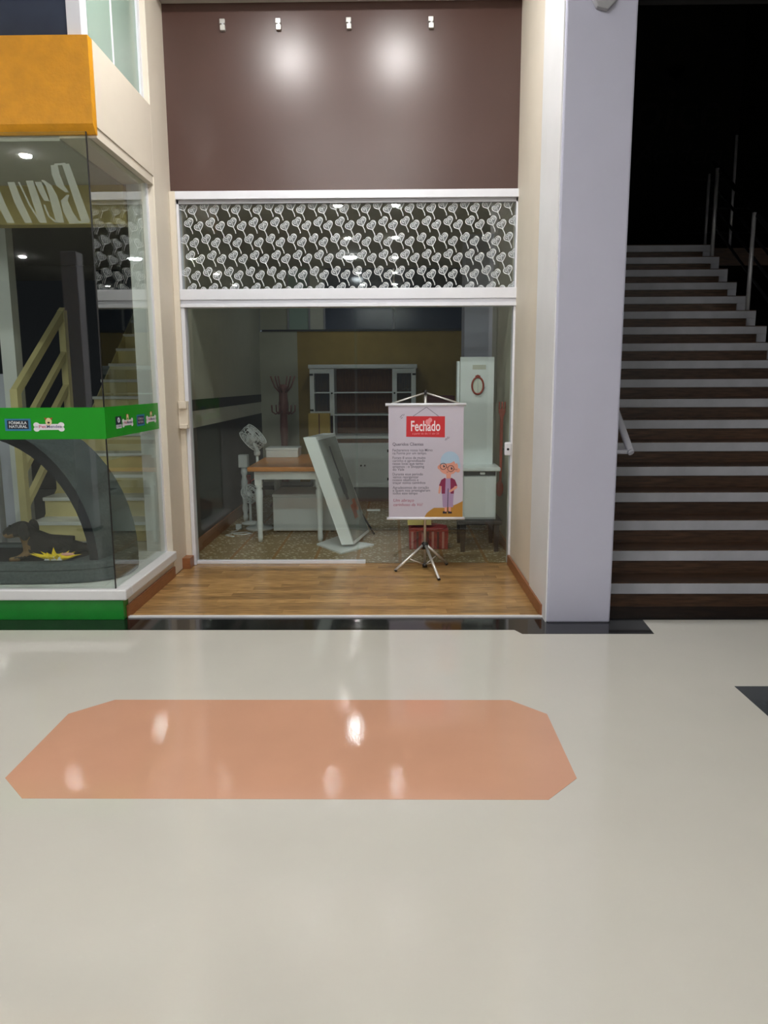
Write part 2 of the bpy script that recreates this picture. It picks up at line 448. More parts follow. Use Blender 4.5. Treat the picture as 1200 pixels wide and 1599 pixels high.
def heart_mesh(zlo=None, zhi=None, xlo=None, xhi=None):
    g = G(); y1, y2 = -0.0012, -0.0018
    out = heart_outline(1.0); inn = heart_outline(0.84)
    g.flat([(q.x*PX, q.y*PX) for q in out], y1)
    g.mi = 1
    n = len(out)
    for i in range(n):
        j = (i+1) % n; g.flat([(v.x*PX, v.y*PX) for v in (out[i], out[j], inn[j], inn[i])], y2)
    def stroke(pts, wd):
        for a, b in zip(pts, pts[1:]):
            a, b = Vector(a), Vector(b); d = (b-a).normalized(); nrm = Vector((-d.y, d.x))*wd/2
            g.flat([(v.x*PX, v.y*PX) for v in (a-nrm, b-nrm, b+nrm, a+nrm)], y2)
    for c, r0 in (((-2.3,-0.9), 2.6), ((3.0,3.0), 2.5)):
        stroke([(c[0]+r0*(1-0.1*k)*math.cos(0.9*k+0.6), c[1]+r0*(1-0.1*k)*math.sin(0.9*k+0.6)) for k in range(8)], 0.75)
    stroke([(0.2,4.0),(0.6,-1.5),(2.6,-7.6)], 0.7)
    stroke([(2.4,-7.4),(3.6,-10.0),(5.0,-12.6),(5.7,-16.4)], 1.25)
    bm = g.bm
    for z, s_ in ((zlo, -1), (zhi, 1)):
        if z is not None:
            bmesh.ops.bisect_plane(bm, geom=bm.verts[:]+bm.edges[:]+bm.faces[:], plane_co=(0,0,z), plane_no=(0,0,s_), clear_outer=True)
    for x, s_ in ((xlo, -1), (xhi, 1)):
        if x is not None:
            bmesh.ops.bisect_plane(bm, geom=bm.verts[:]+bm.edges[:]+bm.faces[:], plane_co=(x,0,0), plane_no=(s_,0,0), clear_outer=True)
    me = bpy.data.meshes.new('heart_decal'); bm.to_mesh(me); bm.free()
    me.materials.append(M_heart); me.materials.append(M_heartline)
    return me
full = heart_mesh(); cache = {}
per, prow = 33.25*PX, 24.3*PX
ZB, ZT = 2.2485, 2.895
for r in range(7):
    zc = 2.905 - 7*PX - r*prow
    x = -1.684 + (0.004 if r % 2 else -0.036) + r*0.001 - 0.17
    while x < 1.0:
        for dx, dz in ((12*PX, 3*PX), (27*PX, -2.5*PX)):
            hx, hz = x+dx, zc+dz
            lo = ZB-hz if hz-17*PX < ZB else None; hi = ZT-hz if hz+8*PX > ZT else None
            if (lo is not None and lo > 7*PX) or (hi is not None and hi < -5*PX): continue
            xl = -1.683-hx if hx-8*PX < -1.683 else None; xh = 0.956-hx if hx+8*PX > 0.956 else None
            if (xl is not None and xl > 4*PX) or (xh is not None and xh < -4*PX): continue
            if lo is None and hi is None and xl is None and xh is None: me = full
            else:
                k = tuple(None if q is None else round(q, 4) for q in (lo, hi, xl, xh))
                if k not in cache: cache[k] = heart_mesh(*k)
                me = cache[k]
            o = bpy.data.objects.new('heart_decal', me); COL.objects.link(o); o.parent = tr
            o.location = Vector((hx, DY, hz)) - tr.location
        x += per
# doors
d1 = empty_struct('door_1', 'fixed glass panel on the left with a white bottom channel', (-1.0, DY, 0))
bx('jamb', M_alu, d1, -1.702, -1.672, DY-0.04, DY+0.06, 0, 2.108, bev=0.003)
bx('pane', M_glass, d1, -1.672, -0.300, DY+0.022, DY+0.032, 0.02, 2.12)
bx('bottom_channel', M_alu, d1, -1.672, -0.245, DY-0.005, DY+0.045, 0.0, 0.028, bev=0.003)
d2 = empty_struct('door_2', 'frameless glass leaf on the right with a white lock', (0.3, DY, 0))
bx('pane', M_glass, d2, -0.318, 0.955, DY-0.006, DY+0.004, 0.008, 2.108)
bx('jamb', M_alu, d2, 0.953, 0.972, DY-0.03, DY+0.06, 0, 2.108, bev=0.003)
lk = bx('lock', M_alu, d2, 0.905, 0.962, DY-0.045, DY-0.007, 0.915, 1.025, bev=0.012)
G().lathe([(0.010,0),(0.010,0.006),(0.007,0.008)], (0.932, DY-0.044, 0.968), 12, (0,-1,0)).build('keyhole', M_darksteel, lk)
# beige latch keeper on the left jamb strip
lb = thing('latch_keeper', 'beige keeper bracket on the jamb strip left of the glass door', 'bracket', (-1.70, 6.19, 1.15))
bx('back_plate', M_beige, lb, -1.748, -1.668, 6.165, 6.20, 1.15, 1.37, bev=0.004)
bx('lug', M_beige, lb, -1.735, -1.672, 6.135, 6.165, 1.31, 1.37, bev=0.004)
bx('lug', M_beige, lb, -1.735, -1.672, 6.135, 6.165, 1.15, 1.185, bev=0.004)
# sign brackets on the fascia
brk = None
for x, lab in ((-1.291,'leftmost of the four small metal sign brackets high on the brown fascia'),
               (-0.868,'second small metal sign bracket from the left on the brown fascia'),
               (-0.335,'third small metal sign bracket from the left on the brown fascia'),
               (0.285,'rightmost of the four small metal sign brackets on the brown fascia')):
    if brk is None:
        brk = thing('sign_bracket', lab, 'bracket', (x, DY, 4.18), 'sign brackets on the brown fascia')
        bx('clip', M_pole, brk, x-0.02, x+0.02, DY-0.022, DY, 4.186, 4.222, bev=0.004)
        bx('clip', M_pole, brk, x-0.016, x+0.022, DY-0.030, DY, 4.138, 4.178, bev=0.004)
        G().lathe([(0.007,0),(0.007,0.03)], (x+0.005, DY, 4.182), 10, (0,-1,0)).build('screw', M_steel, brk)
    else:
        copy_tree(brk, (x, DY, 4.18), lab)
# grey box at the top of the column
gb = thing('wall_box', 'grey faceted box high on the lavender column', 'box', (1.165, 4.645, 3.62))
G().prism([(1.10,3.70),(1.235,3.70),(1.235,3.58),(1.19,3.535),(1.13,3.55),(1.10,3.60)], 4.605, 4.645).build('housing', M_greyplastic, gb, bevel=0.006)
G().lathe([(0.018,0),(0.018,0.012),(0.012,0.016)], (1.165, 4.605, 3.63), 14, (0,-1,0)).build('sensor', M_blackp, gb)

# ================================================================ SHOP INTERIOR SHELL
wl = struct(bx('wall_interior_left', M_greywall, None, -1.90, -1.79, 6.45, 10.4, 1.37, 3.05), 'grey green interior wall with dark dado stripe')
bx('dado_stripe', M_charcoal, wl, -1.90, -1.787, 6.42, 10.4, 1.27, 1.37)
bx('dado_band', M_lightband, wl, -1.90, -1.79, 6.42, 10.4, 1.12, 1.27)
bx('wainscot', M_charcoal, wl, -1.90, -1.788, 6.42, 10.4, 0.0, 1.12)
struct(bx('baseboard_interior_left', M_skirt, None, -1.79, -1.772, 6.32, 10.3, 0.0, 0.12))
struct(bx('wall_interior_right', M_greywall, None, 1.025, 1.36, 6.45, 10.4, 0.0, 3.05), 'pale interior wall on the right')
struct(bx('baseboard_interior_right', M_skirt, None, 1.005, 1.025, 6.32, 8.1, 0.0, 0.09))
struct(bx('column_interior', M_lav, None, 0.735, 1.025, 8.1, 8.45, 0.0, 3.0), 'lavender interior column in the right corner')
wb2 = struct(bx('wall_interior_back', M_olive, None, -1.285, 1.03, 10.3, 10.45, 0.0, 2.19), 'olive ochre back wall of the shop')
bx('side_panel', M_greywall, wb2, -1.90, -1.285, 10.3, 10.45, 0.0, 2.19)
bx('top_trim', M_blackp, wb2, -1.75, 1.03, 10.285, 10.45, 2.19, 2.215)
w5 = empty_struct('window_5', 'clerestory panes above the olive back wall', (-0.4, 10.35, 2.21))
xs = [-1.79, -1.40, -1.12, -0.92, 0.0, 0.92, 1.03]
for a, b, mm in zip(xs, xs[1:], (M_greywall, M_frost, M_lightband, M_navy, M_navy, M_frost)):
    bx('pane', mm, w5, a+0.012, b-0.012, 10.34, 10.36, 2.215, 3.0)
for a in xs[1:-1]: bx('mullion', M_greyplastic, w5, a-0.012, a+0.012, 10.32, 10.38, 2.215, 3.0)
struct(bx('ceiling_shop', M_ceil, None, -1.90, 1.36, 6.45, 10.45, 3.0, 3.12))

# ================================================================ PET SHOP (left)
PX0 = -7.0
SHG = -1.80      # plane of the side glass
struct(bx('wall_petshop_base', M_green, None, PX0, -1.752, 4.708, 4.80, 0.0, 0.134, bev=0.004), 'green plinth under the pet shop window')
pb = struct(bx('wall_petshop_side', M_beige, None, -1.90, -1.752, 4.802, 5.8395, 0.0, 0.136), 'beige low wall under the side sill')
sl = struct(G().box(PX0, -1.722, 4.685, 4.80, 0.136, 0.205, bev=0.008).build('trim_3', M_white), 'white sill under the pet shop glass')
struct(G().box(-1.90, -1.722, 4.8005, 5.8395, 0.136, 0.205, bev=0.008).build('trim_4', M_white), 'white side sill beside the oak floor')
# fascia beam
fb = struct(G().prism([(4.712,3.005),(4.755,2.958),(4.775,2.958),(4.775,3.48),(4.712,3.48)], PX0, -1.7515, 'YZ').build('wall_fascia', [M_orange]), 'orange textured fascia above the pet shop window')
sb = struct(G().box(-1.98, -1.75, 4.776, 5.8395, 3.004, 3.482).build('wall_fascia_side', M_beige), 'beige side of the pet shop fascia')
struct(bx('trim_5', M_beige, None, -1.98, -1.757, 4.776, 5.8395, 2.945, 3.0035), 'beige soffit under the fascia side')
# windows
w2 = empty_struct('window_2', 'large front pane of the pet shop with green band', (-3, 4.71, 0.2))
bx('pane', M_glass2, w2, PX0, -1.803, 4.722, 4.732, 0.20, 2.965)
bx('corner_joint', M_blackp, w2, -1.8035, -1.7985, 4.7205, 4.7335, 0.205, 2.965)
bx('band', M_greenv, w2, PX0, -1.7985, 4.7185, 4.7212, 1.169, 1.365)
w3 = empty_struct('window_3', 'side pane of the pet shop facing the recess', (-1.8, 5.3, 0.2))
bx('pane', M_glass2, w3, -1.807, -1.799, 4.734, 5.835, 0.205, 2.945)
bx('inner_jamb', M_white, w3, -1.95, -1.832, 5.822, 5.8395, 0.205, 2.945)
bx('band', M_greenv, w3, -1.7985, -1.7965, 4.7185, 5.835, 1.171, 1.366)
bx('jamb', M_alu, w3, -1.83, -1.795, 5.80, 5.8395, 0.205, 2.945)
# logos on the band
g = G(); Yb = 4.7175
g.flat([(-2.425,1.222),(-2.262,1.222),(-2.262,1.297),(-2.425,1.297)], Yb)
g.mi = 1; g.flat([(-2.410,1.234),(-2.277,1.234),(-2.277,1.287),(-2.410,1.287)], Yb-0.0004)
g.mi = 2
g.text('FÓRMULA', XZ(-2.343, Yb-0.0008, 1.2635), height=0.024, width=0.112, bold=0.02, align='CENTER')
g.text('NATURAL', XZ(-2.343, Yb-0.0008, 1.2405), height=0.024, width=0.112, bold=0.02, align='CENTER')
o = g.build('logo_sticker', [ink((44,118,158)), ink((14,22,40)), ink((220,224,228))], w2, recalc=False); o['label'] = 'blue framed dark sticker with white lettering'
def bone(g, place, w_, h_, y, base, word=True):
    """bone shaped logo with a dog head; place maps (a,b) to band coordinates"""
    g.mi = 0
    for a, b in ((-0.42,0.2),(-0.42,-0.22),(0.42,0.2),(0.42,-0.22)):
        g.flat([place(a*w_+0.105*w_*math.cos(t), b*h_*1.2+0.30*h_*math.sin(t), y+0.0001*(1+a)) for t in [2*PI*k/16 for k in range(16)]], 0, 'RAW')
    g.flat([place(a*w_, b*h_, y) for a, b in ((-0.42,-0.36),(0.42,-0.36),(0.42,0.34),(-0.42,0.34))], 0, 'RAW')
    g.mi = 1; g.flat([place(0.11*w_*math.cos(t), 0.62*h_+0.46*h_*math.sin(t), y+0.0003) for t in [2*PI*k/16 for k in range(16)]], 0, 'RAW')
    g.mi = 2
    for s_ in (-1, 1): g.flat([place(s_*0.10*w_, 0.80*h_, y+0.0005), place(s_*0.145*w_, 1.12*h_, y+0.0005), place(s_*0.05*w_, 1.02*h_, y+0.0005)], 0, 'RAW')
    g.mi = 3; g.flat([place(0.045*w_*math.cos(t), 0.50*h_+0.12*h_*math.sin(t), y+0.0006) for t in [2*PI*k/10 for k in range(10)]], 0, 'RAW')
_flat = G.flat
def flat_raw(s, poly, h, plane='XZ'):
    if plane != 'RAW': return _flat(s, poly, h, plane)
    f = s.bm.faces.new([s.bm.verts.new(q) for q in poly]); s._mark([f]); return s
G.flat = flat_raw
g = G(); bone(g, lambda a, b, y: (-2.150+a, Yb-y, 1.246+b), 0.185, 0.052, 0.0, None)
g.mi = 4; g.text('Pet', XZ(-2.212, Yb-0.001, 1.2395), height=0.026, width=0.045, bold=0.01)
g.mi = 5; g.text('Mendes', XZ(-2.164, Yb-0.001, 1.2395), height=0.026, width=0.092, bold=0.01)
o = g.build('logo_sticker', [ink((226,224,232)), ink((226,206,160)), ink((170,60,30)), ink((20,14,12)), ink((196,90,120)), ink((86,90,130))], w2, recalc=False)
o['label'] = 'white bone shaped logo with a dog head'
Xs = -1.7960
for yc, ww, hh in ((5.12, 0.20, 0.052), (5.62, 0.22, 0.052)):
    g = G(); bone(g, lambda a, b, y: (Xs+y, yc+a, 1.252+b), ww, hh, 0.0, None)
    g.mi = 4; g.text('Pet', YZ(Xs+0.001, yc-0.066, 1.245), height=0.026, width=0.048, bold=0.01)
    g.mi = 5; g.text('Mendes', YZ(Xs+0.001, yc-0.014, 1.245), height=0.026, width=0.095, bold=0.01)
    g.build('logo_sticker', [ink((226,224,232)), ink((226,206,160)), ink((170,60,30)), ink((20,14,12)), ink((196,90,120)), ink((86,90,130))], w3, recalc=False)
g = G(); g.flat([(4.895,1.232),(5.0,1.232),(5.0,1.30),(4.895,1.30)], Xs, 'YZ')
g.mi = 1; g.flat([(4.902,1.222),(5.0,1.222),(5.0,1.246),(4.902,1.246)], Xs+0.0004, 'YZ')
g.ring((Xs+0.0008, 4.948, 1.275), 0.014, 0.004, (1,0,0), 16, 4)
g.mi = 2; g.text('CARE', YZ(Xs+0.0008, 4.912, 1.229), height=0.018, width=0.078, bold=0.01)
g.build('logo_sticker', [ink((18,28,52)), ink((210,214,222)), ink((60,70,96))], w3, recalc=False)
g = G(); g.flat([(5.30,1.215),(5.47,1.215),(5.47,1.295),(5.30,1.295)], Xs, 'YZ')
g.mi = 1; g.flat([(5.318,1.228),(5.452,1.228),(5.452,1.283),(5.318,1.283)], Xs+0.0004, 'YZ')
g.mi = 2; g.text('FÓRMULA', YZ(Xs+0.0008, 5.328, 1.259), height=0.022, width=0.115, bold=0.01)
g.text('NATURAL', YZ(Xs+0.0008, 5.328, 1.236), height=0.022, width=0.115, bold=0.01)
g.build('logo_sticker', [ink((44,118,158)), ink((14,22,60)), ink((210,200,210))], w3, recalc=False)
# big mirrored lettering on the inside of the front glass (reads from inside)
def px_front(x, y, Y=4.7355):
    # measured points of the lettering on the glass plane
    return (-2.013 + (x-80)*0.003373 - (y-258)*0.0001, 2.777 - (y-258)*0.003563)
def ribbon(g, pts):
    P_ = [Vector(px_front(a, b)) for a, b, _ in pts]; Q = []
    for k, p in enumerate(P_):
        d = (P_[min(k+1, len(P_)-1)] - P_[max(k-1, 0)]).normalized(); wv = abs(pts[k][2])*0.0052/2
        Q.append((p+Vector((wv/max(0.35, abs(d.y)), 0)) if abs(d.y) > 0.3 else p+Vector((0, wv)), p-Vector((wv/max(0.35, abs(d.y)), 0)) if abs(d.y) > 0.3 else p-Vector((0, wv))))
    for a, b in zip(Q, Q[1:]):
        f = [(v.x, 4.7355, v.y) for v in (a[0], b[0], b[1], a[1])]; g.flat(f, 0, 'RAW')
for strokes in (([(102,254,8),(118,300,9),(134,346,10)], [(82,256,8),(84,270,9),(91,288,8),(103,299,3)], [(82,255,2),(102,254,2)], [(104,303,3),(97,312,8),(103,330,10),(113,346,11)], [(104,347,2.5),(140,346,2.5)]),
                ([(60,279,2),(70,287,6),(78,305,9),(83,325,10),(88,347,9)], [(52,282,7),(59,298,7),(66,312,4),(74,311,2)], [(61,318,2),(68,336,2),(82,347,2)]),
                ([(37,280,8),(48,315,9),(58,347,8)], [(18,282,2),(35,318,2),(52,345,2)]),
                ([(4,282,8),(16,315,9),(32,347,8)],),
                ([(-28,282,8),(-16,315,9),(0,347,8)],)):
    g = G()
    for st_ in strokes: ribbon(g, st_)
    g.build('window_letter', M_sign, w2, recalc=False)

# upper storey over the fascia
w4 = empty_struct('window_4', 'upper storey glazing above the orange fascia', (-3, 4.8, 3.48))
bx('pane', M_navy, w4, PX0, -1.90, 4.80, 4.81, 3.48, CEIL_Z)
bx('corner_post', M_alu, w4, -1.875, -1.79, 4.735, 4.83, 3.482, CEIL_Z, bev=0.004)
bx('pane', M_frost, w4, -1.795, -1.785, 4.83, 5.215, 3.482, CEIL_Z)
bx('pane', M_frost, w4, -1.815, -1.805, 5.235, 5.79, 3.482, CEIL_Z)
bx('mullion', M_alu, w4, -1.80, -1.782, 5.213, 5.238, 3.482, CEIL_Z)
bx('mullion', M_alu, w4, -1.83, -1.79, 5.79, 5.84, 3.482, CEIL_Z)
struct(bx('wall_upper', M_dark, None, PX0, -2.0, 6.1, 6.2, 3.0, CEIL_Z))
# shell of the pet shop
struct(bx('floor_petshop', M_white, None, PX0, -1.90, 4.80, 6.2, 0.0, 0.205), 'raised white show floor behind the pet shop glass')
struct(bx('floor_petshop_rear', M_greyplastic, None, PX0, -1.96, 6.2, 9.6, -0.1, 0.2))
struct(bx('ceiling_petshop', M_ceil, None, PX0, -1.98, 4.776, 5.9, 2.93, 3.0))
struct(bx('ceiling_petshop_rear', M_dark, None, PX0, -1.96, 5.9, 9.6, 2.93, 3.0))  # rear half of the ceiling coloured dark to stand for the unlit interior
struct(bx('trim_6', M_pale_lintel, None, PX0, -1.96, 5.78, 5.9, 2.66, 2.93), 'cream lintel inside the pet shop')
struct(bx('wall_petshop_back', M_dark, None, PX0, -1.96, 9.5, 9.6, 0.2, 2.93))
struct(bx('wall_petshop_party', M_pale_lintel, None, -1.96, -1.90, 6.45, 9.6, 0.0, 2.93))
struct(bx('wall_petshop_left', M_white, None, PX0-0.1, PX0, 4.7, 9.6, 0.0, CEIL_Z))
struct(bx('wall_partition', M_lav, None, -6.0, -3.36, 6.6, 6.66, 0.2, 1.60), 'white partition behind the pet bed')
struct(bx('column_petshop', M_white, None, -3.36, -3.24, 6.58, 6.70, 0.2, 2.93), 'slim white post inside the pet shop')
pp = thing('steel_pole', 'grey round pole standing in front of the white partition', 'pole', (-3.2, 6.06, 0.205))
G().tube([(-3.2, 6.06, 0.21), (-3.2, 6.06, 1.9)], 0.022, 14).build('shaft', M_greyplastic, pp)
G().lathe([(0.05,0),(0.05,0.012),(0.026,0.02)], (-3.2, 6.06, 0.205), 16).build('foot', M_greyplastic, pp)
# pet shop staircase
st = thing('staircase', 'cream painted staircase inside the pet shop', 'staircase', (-2.5, 6.25, 0.2))
for k in range(12):
    yb = 6.25 + k*0.25; zb = 0.2 + k*0.17
    bx('riser', M_creamst, st, -3.05, -2.0, yb, yb+0.03, zb, zb+0.14)
    bx('tread', M_white, st, -3.06, -1.98, yb-0.02, yb+0.26, zb+0.14, zb+0.17, bev=0.004)
G().prism([(6.25,0.2),(6.35,0.2),(9.25,2.17),(9.25,2.44)], -3.055, -3.045, 'YZ').build('stringer', M_creamst, st)
rl = thing('stair_railing', 'cream railing rising beside the pet shop staircase', 'railing', (-3.1, 6.25, 0.2))
for yy, zz in ((6.19, 0.2), (7.20, 0.86)):
    bx('post', M_creamst, rl, -3.12, -3.06, yy, yy+0.07, zz, 1.47 if yy < 7 else 2.19)
for dz, r_ in ((0, 0.045), (-0.36, 0.03), (-0.66, 0.03), (-0.95, 0.03)):
    z0, z1 = 1.43+dz, 1.43+dz+0.74
    G().prism([(6.20,z0-r_),(7.24,z1-r_),(7.24,z1+r_),(6.20,z0+r_)], -3.115, -3.065, 'YZ').build('rail', M_creamst, rl)
# pet bed: felt arch over an oval base
bd = thing('pet_bed', 'dark grey felt pet bed with a tall round arch', 'pet bed', (-2.75, 5.1, 0.205))
cx, cz = -2.78, 0.30
def arc(a_, b_, n=28): return [(cx+a_*math.cos(PI*k/n), cz+b_*math.sin(PI*k/n)) for k in range(n+1)]
g = G(); yf, yb = 4.93, 5.42
of, ob_, i_ = arc(0.80, 0.965), arc(0.90, 1.02), arc(0.74, 0.88)
for k in range(len(of)-1):
    F1, F2, B1, B2, I1, I2 = of[k], of[k+1], ob_[k], ob_[k+1], i_[k], i_[k+1]
    def P3(q, y): return (q[0], y, q[1])
    for q, mi in (([P3(F1,yf),P3(F2,yf),P3(I2,yf),P3(I1,yf)],1), ([P3(B1,yb),P3(B2,yb),P3(I2,yb),P3(I1,yb)],0),
                  ([P3(F1,yf),P3(F2,yf),P3(B2,yb),P3(B1,yb)],0), ([P3(I1,yf),P3(I2,yf),P3(I2,yb),P3(I1,yb)],1)):
        g.mi = mi; g.flat(q, 0, 'RAW')
for k in (0, -1):
    g.mi = 0; g.flat([(of[k][0],yf,cz),(i_[k][0],yf,cz),(i_[k][0],yb,cz),(ob_[k][0],yb,cz)], 0, 'RAW')
bmesh.ops.remove_doubles(g.bm, verts=g.bm.verts, dist=1e-4)
g.build('arch', [M_felt, M_felt2], bd)  # outer side coloured paler as if lit, front and inside as shade
n = 40
def oval(a_, b_, c=5.17): return [(cx+a_*math.copysign(abs(math.cos(2*PI*k/n))**0.5, math.cos(2*PI*k/n)), c+b_*math.copysign(abs(math.sin(2*PI*k/n))**0.7, math.sin(2*PI*k/n))) for k in range(n)]
g = G(); g.prism(oval(0.955, 0.36), 0.206, 0.30, 'XY'); g.build('base', M_felt, bd, bevel=0.02)
g = G(); oo, ii = oval(0.955, 0.36), oval(0.66, 0.27)
for k in range(n):
    j = (k+1) % n
    for q in ([(*oo[k],0.30),(*oo[j],0.30),(*oo[j],0.345),(*oo[k],0.345)], [(*oo[k],0.345),(*oo[j],0.345),(*ii[j],0.345),(*ii[k],0.345)], [(*ii[k],0.30),(*ii[j],0.30),(*ii[j],0.345),(*ii[k],0.345)]): g.flat(q, 0, 'RAW')
bmesh.ops.remove_doubles(g.bm, verts=g.bm.verts, dist=1e-4)
g.build('rim', M_felt, bd, bevel=0.015)
g = G(); g.prism(oval(0.65, 0.26), 0.30, 0.325, 'XY'); g.build('cushion', M_felt2, bd, bevel=0.01)

# dachshund lying in the bed
def skin_mesh(verts, edges, radii, sub=2):
    me = bpy.data.meshes.new('sk'); me.from_pydata(verts, edges, [])
    ob = bpy.data.objects.new('sk', me); COL.objects.link(ob)
    sk = ob.modifiers.new('Skin', 'SKIN'); sk.use_smooth_shade = True
    for i, r in enumerate(radii):
        v = me.skin_vertices[0].data[i]; v.radius = r if isinstance(r, tuple) else (r, r)
    me.skin_vertices[0].data[0].use_root = True
    s2 = ob.modifiers.new('Sub', 'SUBSURF'); s2.levels = sub; s2.render_levels = sub
    bpy.context.view_layer.update()
    out = bpy.data.meshes.new_from_object(ob.evaluated_get(bpy.context.evaluated_depsgraph_get()))
    bpy.data.objects.remove(ob); bpy.data.meshes.remove(me)
    return out
dg = thing('dog', 'black and tan dachshund lying in the grey pet bed', 'dog', (-2.4, 5.08, 0.33))
V = [(-2.30,5.12,0.415),(-2.40,5.10,0.425),(-2.48,5.08,0.435),(-2.505,5.05,0.495),(-2.525,5.03,0.552),(-2.585,5.00,0.530),(-2.645,4.98,0.500),
     (-2.22,5.14,0.405),(-2.12,5.16,0.375),(-2.02,5.15,0.36),
     (-2.50,5.02,0.37),(-2.545,4.97,0.345),(-2.60,4.95,0.342),
     (-2.50,5.13,0.37),(-2.55,5.14,0.345),(-2.60,5.13,0.342),
     (-2.25,5.08,0.375),(-2.31,5.03,0.347),(-2.36,5.01,0.342)]
E_ = [(0,1),(1,2),(2,3),(3,4),(4,5),(5,6),(0,7),(7,8),(8,9),(2,10),(10,11),(11,12),(2,13),(13,14),(14,15),(7,16),(16,17),(17,18)]
R_ = [0.070,0.072,0.075,0.060,0.074,0.050,0.030,0.062,0.018,0.008,0.030,0.020,0.016,0.030,0.020,0.016,0.034,0.020,0.016]
me = skin_mesh([tuple(Vector(v)-Vector(dg.location)) for v in V], E_, R_)
me.materials.append(M_dogblack); me.materials.append(M_dogtan)
for pl in me.polygons:
    c = pl.center + Vector(dg.location)
    tan = (c.x < -2.56 and c.z < 0.515) or (c.x < -2.475 and c.y < 5.06 and 0.36 < c.z < 0.50) or c.z < 0.352 and c.x < -2.53
    pl.material_index = 1 if tan else 0; pl.use_smooth = True
o = bpy.data.objects.new('body', me); COL.objects.link(o); o.parent = dg
for s_ in (-1, 1):
    g = G().ball((-2.485, 5.03+s_*0.070, 0.535), 0.052, 14, (0.75, 0.28, 1.2)); g.build('ear', M_dogblack, dg)
    G().ball((-2.578, 5.00+s_*0.040, 0.572), 0.009, 10).build('eye', M_blackp, dg)
G().ball((-2.672, 4.972, 0.508), 0.015, 10, (0.8, 1, 0.8)).build('nose', M_blackp, dg)
# yellow spiky plush toy
ty = thing('plush_toy', 'yellow spiky plush toy lying in front of the dachshund', 'toy', (-2.27, 4.96, 0.345))
g = G(); cxx, cyy = -2.27, 4.94; N_ = 18
g.ball((cxx, cyy, 0.362), 0.085, 16, (1.0, 0.45, 0.28))
for k in range(N_):
    a = 2*PI*k/N_ + 0.1; d = Vector((math.cos(a), 0.5*math.sin(a), 0)); t_ = Vector((-math.sin(a), 0.5*math.cos(a), 0))
    p0 = Vector((cxx, cyy, 0.360)) + d*0.065; r = random.uniform(0.085, 0.115)
    tip = g.bm.verts.new(p0 + d*r + Vector((0, 0, random.uniform(0.012, 0.040))))
    b_ = [g.bm.verts.new(p0 + t_*0.026*math.cos(q) + Vector((0, 0, 0.014*math.sin(q)))) for q in (0, PI/2, PI, 1.5*PI)]
    for j in range(4): g.bm.faces.new((b_[j], b_[(j+1)%4], tip))
g.build('body', M_yellow, ty)
g = G()
for dx, h in ((-0.06,0.03),(-0.015,0.065),(0.03,0.025)):
    c0 = Vector((cxx+dx, cyy+0.0, 0.368)); ap = g.bm.verts.new(c0+Vector((0,0,h)))
    bs = [g.bm.verts.new(c0+Vector((0.022*math.cos(t),0.018*math.sin(t),0))) for t in (0, PI/2, PI, 3*PI/2)]
    for k in range(4): g.bm.faces.new((ap, bs[k], bs[(k+1)%4]))
    g.bm.faces.new(bs[::-1])
g.build('spike', M_yellow, ty)
g = G()
for dx in (-0.045, 0.0, 0.04): g.prism([(cxx+dx-0.018,0.352),(cxx+dx+0.018,0.352),(cxx+dx,0.378)], cyy-0.048, cyy-0.036)
g.build('tooth', M_white, ty)
G().ball((cxx+0.075, cyy+0.004, 0.382), 0.03, 12, (1.6, 0.7, 0.4)).build('cheek', M_pink, ty)

# ================================================================ STAIRS ON THE RIGHT
SX0, SX1, SY, RH, TD = 1.46, 3.67, 4.985, 0.1705, 0.2475
ss = thing('staircase', 'wide stairs with dark wood steps and pale nosings right of the column', 'staircase', (2.5, SY, 0))
NS = 18
rz = tz = nz = lz = None
for k in range(NS):
    y, z = SY + k*TD, k*RH
    if rz is None:
        rz = bx('riser', M_darkwood, ss, SX0, SX1-0.09, SY+0.012, SY+0.05, 0.0, RH-0.078)
        nz = bx('nosing', M_nosing, ss, SX0, SX1, SY-0.004, SY+0.05, RH-0.078, RH-0.006, bev=0.003)
        tz = bx('tread', M_darkwood, ss, SX0, SX1, SY+0.0, SY+TD+0.05, RH-0.006, RH+0.002)
        lz = bx('end_block', M_nosing, ss, SX1-0.09, SX1, SY+0.0, SY+TD+0.05, 0.0, RH-0.078)
    else:
        for o in (rz, nz, tz, lz):
            c = o.copy(); COL.objects.link(c); c.location = (0, k*TD, k*RH)
struct(bx('floor_landing', M_darkwood, None, SX0, 5.3, SY+NS*TD, 12.5, NS*RH-0.2, NS*RH), 'upper landing at the top of the dark stairs')
struct(bx('floor_stairfoot', M_black, None, 1.37, 5.4, 4.95, 12.6, -0.12, 0.0))
# stairwell shell
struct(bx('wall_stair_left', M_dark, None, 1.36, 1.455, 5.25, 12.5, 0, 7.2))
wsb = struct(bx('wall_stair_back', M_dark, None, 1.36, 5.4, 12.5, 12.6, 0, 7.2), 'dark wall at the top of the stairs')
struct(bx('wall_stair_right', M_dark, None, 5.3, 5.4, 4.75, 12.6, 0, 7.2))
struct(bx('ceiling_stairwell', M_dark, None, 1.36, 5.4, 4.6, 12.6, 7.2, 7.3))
struct(bx('wall_stair_shade_lintel', M_dark, None, 1.367, 5.4, 4.70, 4.85, 3.66, 7.2))  # unseen lintel, hung low to keep lamplight off the upper steps
struct(bx('wall_far_right', M_white, None, 5.3, 14, 4.75, 4.85, 0, CEIL_Z))
sg = thing('wall_sign', 'dark raised lettering sign on the black wall above the stairs', 'sign', (4.3, 12.5, 5.2))
g = G(); g.text('oice', XZ(3.72, 12.494, 5.32), height=0.85, width=1.30, shear=0.15)
g.build('lettering', M_darker, sg, recalc=False)
g = G(); g.text('Academ', XZ(3.72, 12.494, 4.83), height=0.42, width=1.35, shear=0.25)
